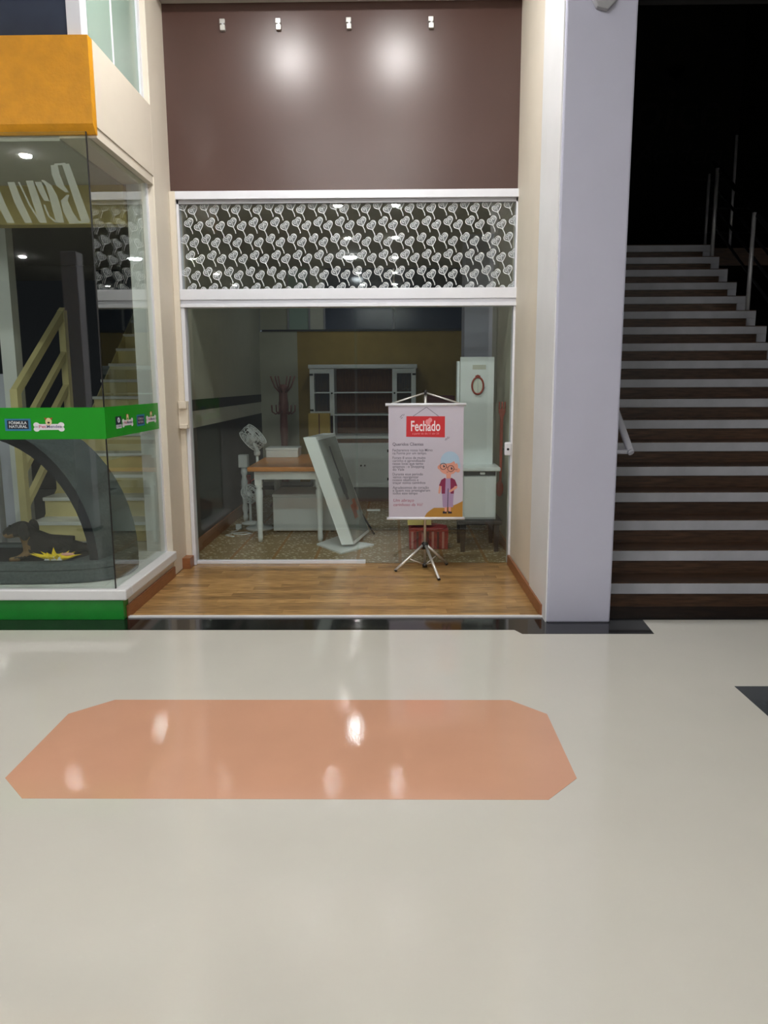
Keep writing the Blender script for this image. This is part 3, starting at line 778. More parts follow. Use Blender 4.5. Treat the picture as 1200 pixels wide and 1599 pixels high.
g.build('lettering', M_darker, sg, recalc=False)
g = G()
for a_ in (0.5, 1.2, 1.94, 2.64):
    c0 = Vector((4.28, 6.05)); d = Vector((math.cos(a_), math.sin(a_))); nn = Vector((-d.y, d.x))
    g.flat([tuple(c0+d*(0.25*(1-math.cos(t)))*1.0+nn*0.09*math.sin(t)) for t in [2*PI*k/14 for k in range(14)]], 12.494)
g.build('emblem', M_darker, sg, recalc=False)
# handrail on the left of the stairs
hr = thing('handrail', 'grey wall handrail rising from behind the lavender column', 'handrail', (1.58, 5.15, 1.04))
sl_ = RH/TD
pts = [(1.60, 5.15+t, 1.04+t*sl_) for t in (0, 0.4, 1.0, 2.0, 3.2)]
G().tube(pts, 0.024, 12).build('rail', M_rail, hr)
G().tube([(1.60,5.15,1.04),(1.605,5.14,1.03)], [0.024,0.020], 12).build('end_cap', M_rail, hr)
for t in (0.0, 1.6, 3.0):
    G().tube([(1.60, 5.16+t, 1.04+t*sl_), (1.455, 5.16+t, 1.04+t*sl_)], 0.018, 10).build('bracket', M_rail, hr)
# railing on the right of the stairs
rr = thing('stair_railing', 'steel post railing with dark bars on the right of the wide stairs', 'railing', (3.62, 7.95, 2.2))
for k in (8, 12, 16):
    y = SY + k*TD + 0.10; z = (k+1)*RH+0.002
    G().tube([(3.625, y, z), (3.625, y, z+0.96)], 0.021, 12).build('post', M_steel, rr)
def zst(y): return (y-SY)/TD*RH + RH
for dz, r_ in ((0.92, 0.024), (0.70, 0.014), (0.50, 0.014), (0.30, 0.014)):
    a_, b_ = 6.9, 9.25
    G().tube([(3.655, a_, zst(a_)+dz-0.05), (3.655, b_, zst(b_)+dz-0.05)], r_, 8).build('rail', M_darksteel, rr)
r2 = thing('stair_railing', 'faint steel railing on the landing above the wide stairs', 'railing', (4.25, 10, 3.07))
for x, y in ((4.22, 10.0), (3.95, 10.1)):
    G().tube([(x, y, NS*RH), (x, y, NS*RH+(1.42 if x > 4.1 else 1.0))], 0.018, 10).build('post', M_steel, r2)
for dz in (0.95, 0.6, 0.3):
    G().tube([(3.6, 10.15, NS*RH+dz), (5.28, 10.15, NS*RH+dz)], 0.014, 8).build('rail', M_darksteel, r2)

# ================================================================ BANNER STAND
bs = thing('banner_stand', 'white closing notice banner on a silver tripod before the glass door', 'banner', (0.25, 6.07, 0))
BYf = 6.03
G().tube([(0.25,6.085,0.02),(0.25,6.085,1.43)], 0.011, 12).build('pole', M_pole, bs)
G().lathe([(0.02,0),(0.026,0.006),(0.026,0.05),(0.018,0.056)], (0.25,6.085,0.165), 14).build('leg_hub', M_blackp, bs)
G().lathe([(0.02,0),(0.02,0.03)], (0.25,6.085,0.012), 14).build('lower_collar', M_blackp, bs)
for fx, fy in ((0.005,5.965),(0.345,5.69),(0.44,6.20)):
    lg = G().tube([(0.25+(fx-0.25)*0.08, 6.085+(fy-6.085)*0.08, 0.195), (fx, fy, 0.012)], 0.0115, 10).build('leg', M_pole, bs)
    G().tube([(fx+(0.25-fx)*0.03, fy+(6.085-fy)*0.03, 0.016), (fx, fy, 0.008)], 0.013, 10).build('foot', M_blackp, lg)
    G().tube([(0.25, 6.085, 0.03), (0.25+(fx-0.25)*0.55, 6.085+(fy-6.085)*0.55, 0.10)], 0.005, 8).build('brace', M_pole, lg)
for s_ in (-1, 1):
    G().tube([(0.25, 6.075, 1.43), (0.25+s_*0.27, BYf+0.008, 1.345)], 0.007, 8).build('arm', M_pole, bs)
G().lathe([(0.012,0),(0.016,0.006),(0.016,0.03),(0.008,0.036)], (0.25,6.08,1.415), 12).build('top_cap', M_blackp, bs)
G().tube([(-0.068,BYf,1.338),(0.568,BYf,1.338)], 0.0115, 12).build('top_bar', M_alu, bs)
G().tube([(-0.060,BYf,0.428),(0.568,BYf,0.428)], 0.0115, 12).build('bottom_bar', M_alu, bs)
fab = G().box(-0.044, 0.550, BYf-0.001, BYf+0.001, 0.428, 1.338).build('fabric', M_banner, bs)
# print on the banner (flat)
Yp = BYf-0.0016
g = G()
g.flat([(0.096,1.086),(0.402,1.080),(0.402,1.246),(0.098,1.248)], Yp)
g.mi = 1
g.text('Fechado', XZ(0.250, Yp-0.0004, 1.132), height=0.114, width=0.232, bold=0.016, align='CENTER')
g.mi = 2
g.text('a partir do dia 11 abr 20', XZ(0.250, Yp-0.0004, 1.104), height=0.022, width=0.21, bold=0.004, align='CENTER')
g.disc(0.266, 1.203, 0.018, 0.020, Yp-0.0004); g.disc(0.285, 1.217, 0.016, 0.018, Yp-0.0005); g.flat([(0.255,1.198),(0.292,1.21),(0.281,1.172)], Yp-0.0006)
o = g.build('sign_print', [ink((196,36,44)), ink((236,220,224)), ink((226,140,146))], fab, recalc=False); o['label'] = 'red hanging sign print with white lettering'
g = G()
def line2(g, a, b, wd, h):
    a, b = Vector(a), Vector(b); d = (b-a).normalized(); nrm = Vector((-d.y, d.x))*wd/2
    g.flat([tuple(a-nrm), tuple(b-nrm), tuple(b+nrm), tuple(a+nrm)], h)
line2(g, (0.150,1.247), (0.256,1.318), 0.004, Yp); line2(g, (0.256,1.318), (0.352,1.247), 0.004, Yp)
for a_, b_ in (((0.046,1.238),(0.070,1.262)), ((0.054,1.228),(0.068,1.240)), ((0.075,1.250),(0.080,1.265)), ((0.405,1.055),(0.412,1.074)), ((0.416,1.058),(0.426,1.086)), ((0.430,1.068),(0.438,1.084))):
    q_ = G(); line2(q_, a_, b_, 0.004, Yp); q_.build('spark_print', ink((96,90,104)), fab, recalc=False)
txt = [('Queridos Clientes', 1.020, 0.245, 0.034, 0.014), ('Fecharemos nossa loja Mimo', 0.974, 0.318, 0.030, 0.004), ('na Forma por um tempo.', 0.950, 0.272, 0.030, 0.004),
       ('Foram 8 anos de muito', 0.913, 0.262, 0.030, 0.004), ('carinho e aprendizado', 0.890, 0.258, 0.030, 0.004), ('nesse local que tanto', 0.867, 0.244, 0.030, 0.004),
       ('amamos : o Shopping', 0.843, 0.252, 0.030, 0.004), ('do Vale', 0.820, 0.092, 0.030, 0.004),
       ('Durante esse período', 0.782, 0.242, 0.030, 0.004), ('vamos reorganizar', 0.759, 0.208, 0.030, 0.004), ('nossos objetivos e', 0.736, 0.206, 0.030, 0.004), ('traçar novos caminhos', 0.713, 0.262, 0.030, 0.004),
       ('Agradecemos de coração', 0.674, 0.290, 0.030, 0.004), ('a quem nos prestigiaram', 0.651, 0.300, 0.030, 0.004), ('todos esse tempo', 0.628, 0.200, 0.030, 0.004)]
g.build('hanging_cord_print', ink((96,90,104)), fab, recalc=False)
for body, z, wd, h, bo in txt:
    G().text(body, XZ(-0.012, Yp, z-0.004), height=h, width=wd, bold=bo).build('text_line', ink((96,90,104)), fab, recalc=False)
for body, z, wd in (('Um abraço', 0.565, 0.165), ('carinhoso da Vó!', 0.530, 0.235)):
    o = G().text(body, XZ(-0.006, Yp, z), height=0.035, width=wd, shear=0.2).build('text_line', ink((160,74,100)), fab, recalc=False)
    o['label'] = 'magenta script closing line'
# illustration of an elderly woman with a cane on an ochre mound
g = G(); C_ = [(176,128,50), (214,150,132), (164,190,212), (128,30,72), (160,136,172), (28,22,40), (70,44,38), (226,224,232)]
h = Yp
def L(k): return Yp-0.0003*k
md = [(0.244,0.440)] + [(0.244+0.306*t, 0.440+0.075*min(1,(t*4)**0.6)+0.055*max(0,t-0.55)/0.45*t) for t in [k/20 for k in range(1,21)]] + [(0.550,0.440)]
g.mi = 0; g.flat(md, L(0))
g.mi = 2; g.disc(0.445, 0.893, 0.075, 0.076, L(1))                         # hair back
g.disc(0.488, 0.855, 0.040, 0.060, L(1.2))
g.mi = 1; g.disc(0.434, 0.845, 0.076, 0.062, L(2)); g.disc(0.362,0.843,0.016,0.018,L(1.9)); g.disc(0.508,0.818,0.018,0.018,L(2.1))
g.flat([(0.415,0.80),(0.455,0.80),(0.452,0.752),(0.418,0.752)], L(1.8))
g.mi = 2; g.flat([(0.368,0.862),(0.374,0.915),(0.41,0.958),(0.455,0.965),(0.50,0.94),(0.512,0.89),(0.49,0.868),(0.478,0.892),(0.45,0.875),(0.41,0.872)], L(3))
g.mi = 6
for x_, z_ in ((0.392,0.850),(0.452,0.832)): g.ring((x_, L(4), z_), 0.025, 0.0022, (0,1,0), 20, 4)
line2(g, (0.416,0.846), (0.428,0.840), 0.003, L(4)); line2(g, (0.477,0.828), (0.505,0.822), 0.003, L(4))
g.mi = 5; g.disc(0.398,0.852,0.007,0.011,L(4)); g.disc(0.459,0.834,0.007,0.011,L(4))
g.mi = 7; g.disc(0.400,0.857,0.0022,0.003,L(5)); g.disc(0.461,0.839,0.0022,0.003,L(5))
g.mi = 6; line2(g, (0.418,0.805), (0.432,0.803), 0.003, L(4))
g.mi = 4; g.flat([(0.405,0.752),(0.462,0.752),(0.475,0.52),(0.392,0.52),(0.388,0.64)], L(3))   # dress
g.flat([(0.384,0.64),(0.478,0.64),(0.472,0.525),(0.390,0.525)], L(3.2))
g.mi = 3
g.flat([(0.405,0.758),(0.378,0.742),(0.358,0.695),(0.380,0.690),(0.380,0.630),(0.408,0.630),(0.412,0.752)], L(4))
g.flat([(0.458,0.758),(0.486,0.742),(0.506,0.692),(0.482,0.690),(0.478,0.630),(0.452,0.630),(0.450,0.752)], L(4))
g.mi = 1
g.flat([(0.360,0.694),(0.376,0.692),(0.372,0.645),(0.364,0.628),(0.354,0.634),(0.356,0.66)], L(3.8))
g.flat([(0.504,0.692),(0.490,0.690),(0.455,0.664),(0.443,0.656),(0.440,0.644),(0.452,0.642),(0.47,0.652),(0.505,0.676)], L(5))
for x_ in (0.414, 0.447): g.flat([(x_-0.010,0.525),(x_+0.010,0.525),(x_+0.008,0.482),(x_-0.008,0.482)], L(2.8))
g.mi = 5
for x_ in (0.408, 0.450): g.flat([(x_-0.018,0.468),(x_+0.015,0.468),(x_+0.013,0.485),(x_+0.004,0.482),(x_-0.004,0.486),(x_-0.016,0.488)], L(3.5))
line2(g, (0.432,0.672), (0.430,0.482), 0.005, L(5))
g.build('illustration_print', [ink(c) for c in C_], fab, recalc=False)['label'] = 'printed figure of an elderly woman with a cane'

# ================================================================ SHOP CONTENTS
# table with honey wood top
TZ = 0.735
tb = thing('table', 'white table with turned legs and a honey wood top', 'table', (-1.0, 7.5, 0))
bx('tabletop', M_pine, tb, -1.385, -0.66, 7.08, 8.40, TZ-0.045, TZ, bev=0.010)
g = G(); g.box(-1.33, -0.70, 7.14, 7.165, TZ-0.125, TZ-0.045); g.box(-1.33, -0.70, 8.315, 8.34, TZ-0.125, TZ-0.045)
g.box(-1.33, -1.305, 7.165, 8.315, TZ-0.125, TZ-0.045); g.box(-0.725, -0.70, 7.165, 8.315, TZ-0.125, TZ-0.045); g.build('apron', M_cabw, tb)
prof = [(0.020,0),(0.026,0.04),(0.024,0.10),(0.034,0.42),(0.036,0.50),(0.026,0.52),(0.036,0.535),(0.036,0.55),(0.030,0.56)]
for x, y in ((-1.295,7.175),(-0.715,7.175),(-1.295,8.30),(-0.715,8.30)):
    g = G(); g.lathe(prof, (x,y,0), 16); g.box(x-0.034, x+0.034, y-0.034, y+0.034, 0.555, TZ-0.045, bev=0.003); g.build('leg', M_cabw, tb)
wbx = thing('storage_box', 'small white box lying on the rear of the honey wood table', 'box', (-1.19, 8.15, TZ))
bx('body', M_cabw, wbx, -1.36, -1.02, 8.02, 8.30, TZ, TZ+0.075, bev=0.004)
bx('lid', M_cabw, wbx, -1.365, -1.015, 8.015, 8.305, TZ+0.076, TZ+0.10, bev=0.004)
# low white chest under/behind the table
ch = thing('chest', 'low white chest on the tile floor behind the table legs', 'chest', (-1.0, 8.0, 0))
bx('body', M_cabw, ch, -1.242, -0.60, 7.65, 8.22, 0.015, 0.365, bev=0.004)
bx('lid', M_cabw, ch, -1.248, -0.594, 7.643, 8.226, 0.367, 0.395, bev=0.004)
for x in (-1.2, -0.64):
    for y in (7.70, 8.16): G().lathe([(0.02,0),(0.025,0.02)], (x,y,0), 12).build('foot', M_blackp, ch)
# pedestal fan
fn = thing('pedestal_fan', 'white pedestal fan tilted upward beside the table', 'fan', (-1.42, 7.83, 0))
G().lathe([(0.14,0),(0.145,0.012),(0.13,0.026),(0.05,0.036),(0.035,0.07)], (-1.42,7.83,0), 28).build('base', M_cabw, fn)
G().tube([(-1.42,7.83,0.05),(-1.42,7.83,0.52)], 0.020, 12).build('pole', M_cabw, fn)
G().tube([(-1.42,7.83,0.48),(-1.42,7.83,0.86)], 0.014, 12).build('inner_pole', M_cabw, fn)
G().lathe([(0.018,0),(0.032,0.012),(0.034,0.045),(0.020,0.06)], (-1.42,7.83,0.77), 16).build('control_housing', M_cabw, fn)
ax = Vector((0.74, -0.10, 0.66)).normalized(); hc = Vector((-1.45, 7.83, 0.965))
G().tube([(-1.42,7.83,0.83), tuple(hc-ax*0.03)], 0.013, 10).build('neck', M_cabw, fn)
G().lathe([(0.02,-0.09),(0.045,-0.07),(0.045,-0.01),(0.02,0.0)], tuple(hc), 16, tuple(ax)).build('motor', M_cabw, fn)
def cage(nm, par, c, ax, R, d):
    g = G(); u = ax.orthogonal().normalized(); v = ax.cross(u)
    g.ring(tuple(c), R, 0.005, tuple(ax), 28, 6); g.ring(tuple(c+ax*d), R*0.96, 0.004, tuple(ax), 28, 6); g.ring(tuple(c+ax*d), R*0.30, 0.004, tuple(ax), 18, 6)
    g.ring(tuple(c+ax*d), R*0.64, 0.003, tuple(ax), 24, 6)
    for k in range(20):
        t = 2*PI*k/20; dd = math.cos(t)*u+math.sin(t)*v
        g.tube([tuple(c+dd*R), tuple(c+dd*R*0.96+ax*d), tuple(c+dd*R*0.28+ax*d)], 0.0025, 5)
    return g.build(nm, M_cabw, par)
cage('front_cage', fn, hc, ax, 0.135, 0.05); cage('rear_cage', fn, hc, -ax, 0.135, 0.07)
u = ax.orthogonal().normalized(); v = ax.cross(u)
for k in range(3):
    t = 2*PI*k/3; d = math.cos(t)*u+math.sin(t)*v; n_ = ax.cross(d)
    g = G(); P_ = [hc+d*0.025-n_*0.015, hc+d*0.115-n_*0.05+ax*0.015, hc+d*0.12+n_*0.03-ax*0.015, hc+d*0.025+n_*0.015]
    g.hexa([tuple(q-ax*0.0015) for q in P_]+[tuple(q+ax*0.0015) for q in P_]); g.build('blade', M_cabw, fn)
# small fan on the floor
f2 = thing('desk_fan', 'small white fan standing low behind the pedestal fan', 'fan', (-1.57, 8.14, 0))
G().lathe([(0.10,0),(0.10,0.012),(0.03,0.03)], (-1.57,8.14,0), 22).build('base', M_cabw, f2)
G().tube([(-1.57,8.14,0.02),(-1.57,8.14,0.30)], 0.014, 10).build('stem', M_cabw, f2)
a2 = Vector((0.78,-0.35,0.52)).normalized(); c2 = Vector((-1.555,8.12,0.335))
cage('front_cage', f2, c2, a2, 0.10, 0.035); cage('rear_cage', f2, c2, -a2, 0.10, 0.05)
G().lathe([(0.015,-0.06),(0.032,-0.05),(0.032,0.0)], tuple(c2), 14, tuple(a2)).build('motor', M_cabw, f2)
# turned post
tp = thing('turned_post', 'white turned wooden post with a square top behind the fans', 'post', (-1.66, 8.32, 0))
G().lathe([(0.024,0),(0.03,0.05),(0.022,0.08),(0.034,0.14),(0.024,0.20),(0.034,0.34),(0.036,0.44),(0.024,0.50),(0.036,0.54),(0.03,0.60)], (-1.66,8.32,0), 16).build('shaft', M_cabw, tp)
bx('block', M_cabw, tp, -1.71, -1.61, 8.27, 8.37, 0.60, 0.74, bev=0.004)
# white cord
cd = thing('power_cord', 'white power cord curled on the tiles by the fan base', 'cord', (-1.6, 7.5, 0))
pts = [(-1.60,7.78,0.02),(-1.63,7.72,0.006),(-1.68,7.62,0.006),(-1.62,7.52,0.006),(-1.52,7.50,0.006),(-1.46,7.56,0.006),(-1.52,7.62,0.006),(-1.64,7.58,0.006),(-1.70,7.46,0.006),(-1.60,7.40,0.006)]
G().tube(pts, 0.006, 6).build('cable', M_cabw, cd)
g = G(); g.box(-1.66,-1.60,7.765,7.815,0.0,0.06, bev=0.01); g.build('plug', M_cabw, cd)
# dark bench with red canister
dbn = thing('bench', 'dark low bench in the shadow by the left wall', 'bench', (-1.4, 8.7, 0))
bx('seat', M_dkbench, dbn, -1.755, -0.95, 8.50, 8.85, 0.32, 0.37, bev=0.006)
for x in (-1.73, -1.0):
    for y in (8.53, 8.80): bx('leg', M_dkbench, dbn, x, x+0.04, y, y+0.04, 0, 0.32)
rc = thing('watering_can', 'small red can with a thin red spout on the dark bench', 'can', (-1.69, 8.62, 0.37))
G().lathe([(0.045,0),(0.048,0.004),(0.044,0.10),(0.046,0.105),(0.030,0.11)], (-1.69,8.62,0.37), 18).build('body', M_rubred, rc)
G().tube([(-1.65,8.62,0.40),(-1.58,8.62,0.45),(-1.48,8.62,0.50)], 0.007, 8).build('spout', M_rubred, rc)
G().tube([(-1.70,8.57,0.46),(-1.70,8.545,0.44),(-1.70,8.545,0.41),(-1.70,8.575,0.39)], 0.005, 6).build('handle', M_white, rc)
# tilted lightbox sign
tt = thing('display_sign', 'white leaning lightbox display sign with a grey photo face', 'sign', (-0.35, 7.0, 0))
def slab(a0, a1, b0, b1, c0, c1):
    """corner boxes in the slab's own frame: a across thickness, b along depth, c along its leaning height"""
    O = Vector((-0.485, 6.80, 0.045)); A = Vector((0.978, 0.18, 0)).normalized(); B = Vector((0.20, 0.98, 0)).normalized(); Cc = (Vector((-0.318, -0.02, 0.95))).normalized()
    return [tuple(O+A*a+B*b+Cc*c) for a, b, c in ((a0,b0,c0),(a1,b0,c0),(a1,b1,c0),(a0,b1,c0),(a0,b0,c1),(a1,b0,c1),(a1,b1,c1),(a0,b1,c1))]
g = G(); g.hexa(slab(0, 0.115, 0, 0.62, 0, 1.04)); g.build('box', M_cabw, tt, bevel=0.004)
g = G(); g.hexa(slab(0.1155, 0.118, 0.025, 0.595, 0.03, 1.01)); g.build('photo_face', M_photo, tt)
g = G()
g.hexa(slab(0.1185, 0.1195, 0.27, 0.31, 0.62, 0.93)); g.hexa(slab(0.1185, 0.1195, 0.22, 0.36, 0.46, 0.62)); g.hexa(slab(0.1185, 0.1195, 0.25, 0.33, 0.40, 0.46))
g.build('brush_print', ink((44,52,58)), tt)
g = G(); g.hexa(slab(0.1185, 0.1195, 0.30, 0.42, 0.20, 0.34)); g.hexa(slab(0.1185, 0.1195, 0.40, 0.50, 0.26, 0.38)); g.build('fruit_print', ink((160,96,76)), tt)
G().prism([(-0.735,7.0),(-0.475,6.60),(-0.19,6.98),(-0.36,7.10),(-0.30,7.45),(-0.52,7.45)], 0.0, 0.018, 'XY').build('foot_plate', M_cabw, tt, bevel=0.003)
G().tube([(-0.36,7.38,0.30),(-0.20,7.44,0.02)], 0.010, 8).build('prop', M_darksteel, tt)
bx('ledge', M_cabw, tt, -0.27, -0.14, 7.40, 7.44, 0.26, 0.275)
# back hutch
hu = thing('hutch', 'white hutch with open shelves and small glass doors against the olive wall', 'cabinet', (-0.4, 10.0, 0))
X0, X1, YF, YL = -1.078, 0.281, 9.82, 9.66
YB = 10.285
bx('side_panel', M_cabw, hu, X0, X0+0.03, YF, YB, 0.846, 1.741); bx('side_panel', M_cabw, hu, X1-0.03, X1, YF, YB, 0.846, 1.741)
bx('cornice', M_cabw, hu, X0-0.015, X1+0.015, YF-0.02, YB, 1.695, 1.745, bev=0.006)
bx('back_panel', M_cabback, hu, X0+0.03, X1-0.03, YB-0.02, YB, 0.846, 1.695)
for z in (1.392, 1.108): bx('shelf', M_cabw, hu, X0+0.03, X1-0.03, YF+0.02, YB-0.02, z-0.008, z+0.008)
bx('divider', M_cabw, hu, -0.785, -0.765, YF, YB-0.02, 0.846, 1.695); bx('divider', M_cabw, hu, -0.022, -0.002, YF, YB-0.02, 0.846, 1.695)
for xa, xb in ((X0+0.005, -0.768), (-0.018, X1-0.005)):
    zA, zB = 1.10, 1.69; fw_ = 0.055
    dr = G(); dr.box(xa, xa+fw_, YF-0.022, YF-0.001, zA, zB); dr.box(xb-fw_, xb, YF-0.022, YF-0.001, zA, zB)
    dr.box(xa+fw_, xb-fw_, YF-0.022, YF-0.001, zB-fw_, zB); dr.box(xa+fw_, xb-fw_, YF-0.022, YF-0.001, zA, zA+fw_); dr.box(xa+fw_, xb-fw_, YF-0.018, YF-0.005, 1.385, 1.40)
    do = dr.build('door', M_cabw, hu)
    bx('door_glass', M_glass2, do, xa+fw_, xb-fw_, YF-0.014, YF-0.010, zA+fw_, zB-fw_)
    kx = xb-0.025 if xa < -0.5 else xa+0.025; hx = xa+0.02 if xa < -0.5 else xb-0.02
    G().ball((kx, YF-0.034, 1.385), 0.012, 10).build('knob', M_blackp, do)
    for z in (1.17, 1.62): bx('hinge', M_blackp, do, hx-0.022, hx+0.022, YF-0.027, YF-0.022, z-0.012, z+0.012)
bx('counter', M_cabw, hu, X0-0.02, X1+0.02, YL-0.025, YB, 0.815, 0.846, bev=0.005)
bx('drawer_band', M_cabback, hu, X0+0.01, X1-0.01, YL+0.012, YB, 0.76, 0.815)
bx('lower_body', M_cabw, hu, X0, X1, YL, YB, 0.19, 0.76)
bx('plinth', M_dkbench, hu, X0+0.02, X1-0.02, YL+0.05, YB, 0.0, 0.19)
wd = (X1-X0)/4
for k in range(4):
    xa, xb = X0+k*wd+0.004, X0+(k+1)*wd-0.004
    g = G(); g.box(xa, xb, YL-0.020, YL-0.001, 0.20, 0.752)
    do = g.build('door', M_cabw, hu)
    g = G()
    for b_ in ((xa, xa+0.045, 0.20, 0.752), (xb-0.045, xb, 0.20, 0.752), (xa+0.045, xb-0.045, 0.20, 0.245), (xa+0.045, xb-0.045, 0.707, 0.752)):
        g.box(b_[0], b_[1], YL-0.028, YL-0.020, b_[2], b_[3])
    g.build('door_frame', M_cabw, do)
    kx = xb-0.02 if k in (1, 3) else xa+0.02; hx = xa+0.012 if k in (1, 3) else xb-0.012
    G().ball((kx, YL-0.04, 0.475), 0.013, 10).build('knob', M_blackp, do)
    for z in (0.30, 0.66): bx('hinge', M_blackp, do, hx-0.014, hx+0.014, YL-0.033, YL-0.028, z-0.018, z+0.018)
# cardboard box on the counter
cb = thing('cardboard_box', 'yellow cardboard box on the left end of the hutch counter', 'box', (-0.95, 9.75, 0.846))
bx('body', M_card, cb, -1.085, -0.815, 9.637, 9.79, 0.846, 1.13, bev=0.003)
bx('tape', M_cabback, cb, -0.955, -0.94, 9.634, 9.637, 0.86, 1.13)
bx('flap', M_card, cb, -1.083, -0.953, 9.640, 9.788, 1.13, 1.135); bx('flap', M_card, cb, -0.947, -0.817, 9.640, 9.788, 1.13, 1.135)
# coat stand
cs = thing('coat_stand', 'mauve painted wooden coat stand with two tiers of hooks', 'coat stand', (-1.36, 9.4, 0))
sx, sy = -1.36, 9.4
G().lathe([(0.035,0.10),(0.05,0.30),(0.04,0.75),(0.05,0.95),(0.045,1.14),(0.06,1.16),(0.06,1.28),(0.055,1.30),(0.05,1.45),(0.06,1.47),(0.03,1.50)], (sx,sy,0), 16).build('column', M_pinkwood, cs)
for k in range(4):
    a = PI/4 + k*PI/2
    G().tube([(sx,sy,0.22),(sx+0.12*math.cos(a),sy+0.12*math.sin(a),0.14),(sx+0.24*math.cos(a),sy+0.24*math.sin(a),0.015)], 0.016, 8).build('leg', M_pinkwood, cs)
for k in range(6):
    a = 0.3 + k*PI/3; c_, s_ = math.cos(a), math.sin(a)
    G().tube([(sx+0.04*c_,sy+0.04*s_,1.40),(sx+0.10*c_,sy+0.10*s_,1.47),(sx+0.15*c_,sy+0.15*s_,1.60)], 0.010, 8).build('hook', M_pinkwood, cs)
    G().tube([(sx+0.05*c_,sy+0.05*s_,1.17),(sx+0.10*c_,sy+0.10*s_,1.14),(sx+0.14*c_,sy+0.14*s_,1.17),(sx+0.145*c_,sy+0.145*s_,1.25)], 0.009, 8).build('hook', M_pinkwood, cs)
# framed rack by the coat stand
# right-hand white hutch on a dark stool
sb_ = thing('stool', 'dark low stool under the white vanity cabinet', 'stool', (0.77, 6.9, 0))
bx('seat', M_dkbench, sb_, 0.575, 0.965, 6.68, 7.15, 0.25, 0.29, bev=0.006)
for x in (0.60, 0.90):
    for y in (6.70, 7.09): G().hexa([(x,y,0),(x+0.035,y,0),(x+0.035,y+0.035,0),(x,y+0.035,0),(x-0.005,y,0.25),(x+0.045,y,0.25),(x+0.045,y+0.045,0.25),(x-0.005,y+0.045,0.25)]).build('leg', M_dkbench, sb_)
vc = thing('vanity_cabinet', 'tall narrow white cabinet with a pale panel standing on the dark stool', 'cabinet', (0.77, 6.95, 0.29))
bx('lower_body', M_cabw, vc, 0.615, 0.915, 6.745, 7.10, 0.292, 0.73, bev=0.004)
bx('door', M_cabw, vc, 0.622, 0.908, 6.730, 6.744, 0.31, 0.68, bev=0.003)
dw = bx('drawer_gap_shade', M_charcoal, vc, 0.622, 0.905, 6.735, 6.7445, 0.69, 0.728)  # solid dark strip coloured as the shade inside a drawer gap
bx('handle', M_cabw, vc, 0.765, 0.81, 6.715, 6.735, 0.70, 0.72, bev=0.004)
bx('counter', M_cabw, vc, 0.59, 0.945, 6.70, 7.11, 0.73, 0.765, bev=0.008)
bx('tall_panel', M_cabw, vc, 0.600, 0.905, 6.965, 7.0, 0.765, 1.735, bev=0.003)
bx('side_board', M_cabw, vc, 0.575, 0.597, 7.0, 7.12, 0.765, 1.70)
bx('side_board', M_cabw, vc, 0.883, 0.905, 7.0, 7.12, 0.765, 1.735)
bx('name_plate', M_lightband, vc, 0.71, 0.83, 6.962, 6.965, 1.625, 1.665)
om = thing('oval_mirror', 'small oval mirror in a red carved frame on the white panel', 'mirror', (0.757, 6.952, 1.48))
G().ring((0.757, 6.952, 1.48), 0.060, 0.009, (0,1,0), 32, 8, 0.85, 1.25).build('frame', M_redbrown, om)
G().disc(0.757, 1.48, 0.050, 0.074, 6.957).build('mirror_glass', M_mirror, om)
bx('mirror_line', M_greyplastic, om, 0.7575, 0.7605, 6.9545, 6.9568, 1.41, 1.55)  # thin grey upright line across the mirror
for dx in (-0.014, 0.0, 0.014): G().ball((0.757+dx, 6.955, 1.563+(0.006 if dx == 0 else 0)), 0.010, 8).build('ornament', M_redbrown, om)
# giant wooden fork / spoon on the right wall
fk = thing('wall_utensil', 'long red brown wooden fork and spoon ornament on the right wall', 'ornament', (1.02, 7.0, 0.9))
P_ = [(0.957,1.335),(0.967,1.335),(0.967,1.27),(0.980,1.27),(0.980,1.335),(0.994,1.335),(0.994,1.27),(1.007,1.27),(1.007,1.335),(1.018,1.335),(1.018,1.24),(1.0,1.19),(0.996,0.60),(0.974,0.60),(0.972,1.19),(0.957,1.24)]
G().prism(P_, 6.99, 7.012, 'XZ').build('fork', M_redbrown, fk, bevel=0.003)
G().ball((0.980, 7.0, 0.535), 0.075, 16, (0.48, 0.22, 1.0)).build('spoon_bowl', M_redbrown, fk)
G().tube([(1.0, 7.001, 0.9), (1.026, 7.001, 0.9)], 0.008, 8).build('wall_pin', M_darksteel, fk)
# things behind the banner
yb_ = thing('paper_bag', 'yellow paper bag on the red striped mat behind the banner', 'bag', (0.24, 7.0, 0.012))
g = G(); g.hexa([(0.125,6.96,0.20),(0.345,6.96,0.20),(0.345,7.06,0.20),(0.125,7.06,0.20),(0.12,6.97,0.52),(0.35,6.97,0.52),(0.35,7.05,0.52),(0.12,7.05,0.52)]); g.build('body', M_note, yb_)
G().tube([(0.18,6.98,0.52),(0.20,6.98,0.58),(0.27,6.98,0.58),(0.29,6.98,0.52)], 0.004, 6).build('handle', M_card, yb_)
bk = thing('woven_basket', 'red striped woven basket on the tiles under the yellow bag', 'basket', (0.31, 6.95, 0))
g = G(); g.hexa([(0.14,6.82,0),(0.49,6.82,0),(0.49,7.10,0),(0.14,7.10,0),(0.135,6.81,0.175),(0.495,6.81,0.175),(0.495,7.11,0.175),(0.135,7.11,0.175)]); g.build('body', M_red, bk)
for k in range(7): bx('stripe', ink((92,26,30)) if k % 2 else ink((188,120,110)), bk, 0.155+k*0.047, 0.175+k*0.047, 6.805, 6.812, 0.01, 0.165)
G().ring((0.315, 6.96, 0.178), 0.18, 0.009, (0,0,1), 32, 6, 1.0, 0.83).build('rim', M_red, bk)
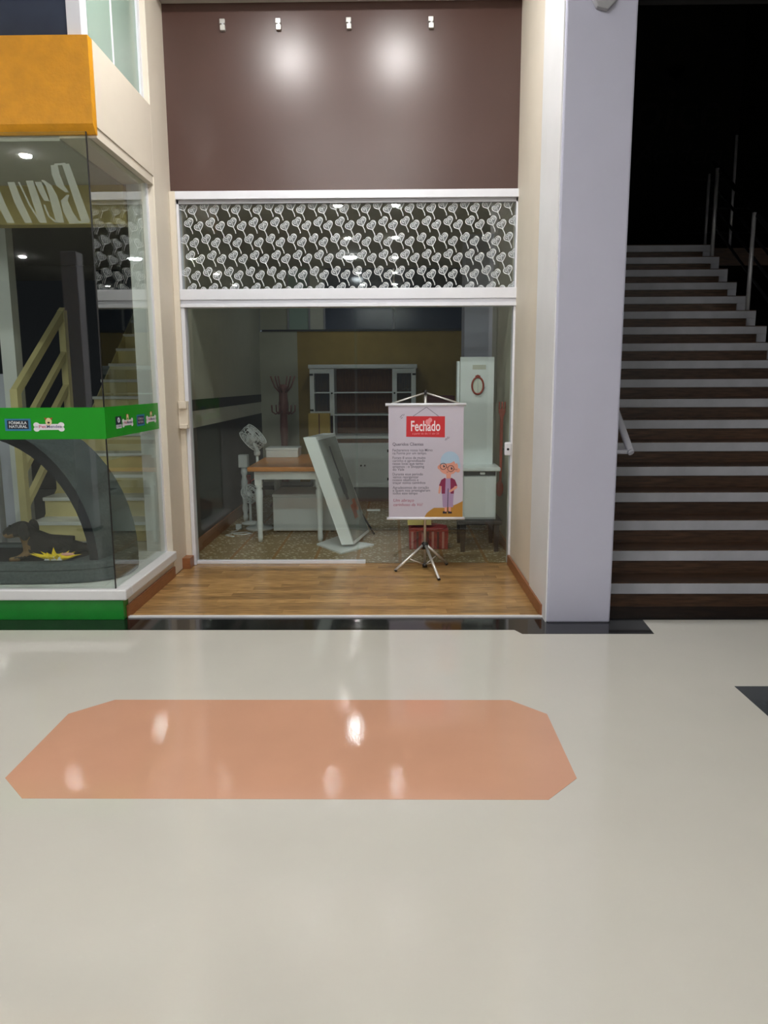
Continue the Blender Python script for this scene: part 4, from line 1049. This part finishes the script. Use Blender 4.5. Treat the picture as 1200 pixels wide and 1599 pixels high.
dc = thing('red_cabinet', 'dark red cabinet in the back seen above the banner', 'cabinet', (0.52, 9.1, 0))
bx('body', ink((92,26,28)), dc, 0.36, 0.71, 8.95, 9.30, 0.0, 1.36, bev=0.005)
bx('door', ink((92,26,28)), dc, 0.37, 0.70, 8.93, 8.949, 0.06, 1.33, bev=0.003)
G().ball((0.41, 8.915, 0.8), 0.014, 10).build('knob', M_blackp, dc)

# ================================================================ OUT OF FRAME, SEEN IN THE PANES
hp = thing('post', 'slender lavender post in the mall, mirrored in the pet shop glass', 'post', (-3.2, 1.65, 0))
bx('shaft', ink((236, 236, 250)), hp, -3.28, -3.12, 1.57, 1.73, 0.03, 2.8, bev=0.006)
bx('base', M_blackp, hp, -3.30, -3.10, 1.55, 1.75, 0.0, 0.03, bev=0.004)
# dim lamp added inside the shop for brightness and one floor reflection
M_lamp2 = emit_mat('added_lamp_disc', (0.9, 0.95, 1.0), 45.0)
l2 = thing('added_ceiling_lamp', 'dim round lamp added under the shop ceiling to brighten the interior', 'ceiling light', (-0.52, 9.38, 3.0))
G().ring((-0.52, 9.38, 2.996), 0.09, 0.010, (0,0,1), 24, 6).build('trim_ring', M_white, l2)
G().lathe([(0.03, -0.03), (0.065, -0.026), (0.08, 0.0)], (-0.52, 9.38, 2.998), 20).build('diffuser', M_lamp2, l2)
# ================================================================ CEILING LAMPS OF THE MALL
lamp = None
ROWY = (4.67, 1.70, -1.45, -4.43, -7.0, -9.6, -12.1)
for X in (-0.98, 0.04, -5.0, -9.0, 5.4):  # middle rows show in reflections; outer rows are added for general illumination
    for Y in ROWY:
        if X < -1.5 and Y > 4.0: continue
        if X > 1.3 and Y > -2.0: continue
        if lamp is None:
            lamp = thing('downlight', 'round recessed downlight in the mall ceiling', 'ceiling light', (X, Y, CEIL_Z), 'recessed downlights of the mall ceiling')
            G().ring((X, Y, CEIL_Z-0.004), 0.088, 0.012, (0,0,1), 28, 6).build('trim_ring', M_white, lamp)
            G().lathe([(0.03, -0.040), (0.060, -0.034), (0.073, -0.018), (0.075, 0.0)], (X, Y, CEIL_Z-0.004), 24).build('diffuser', M_lamp, lamp)
        else:
            copy_tree(lamp, (X, Y, CEIL_Z))
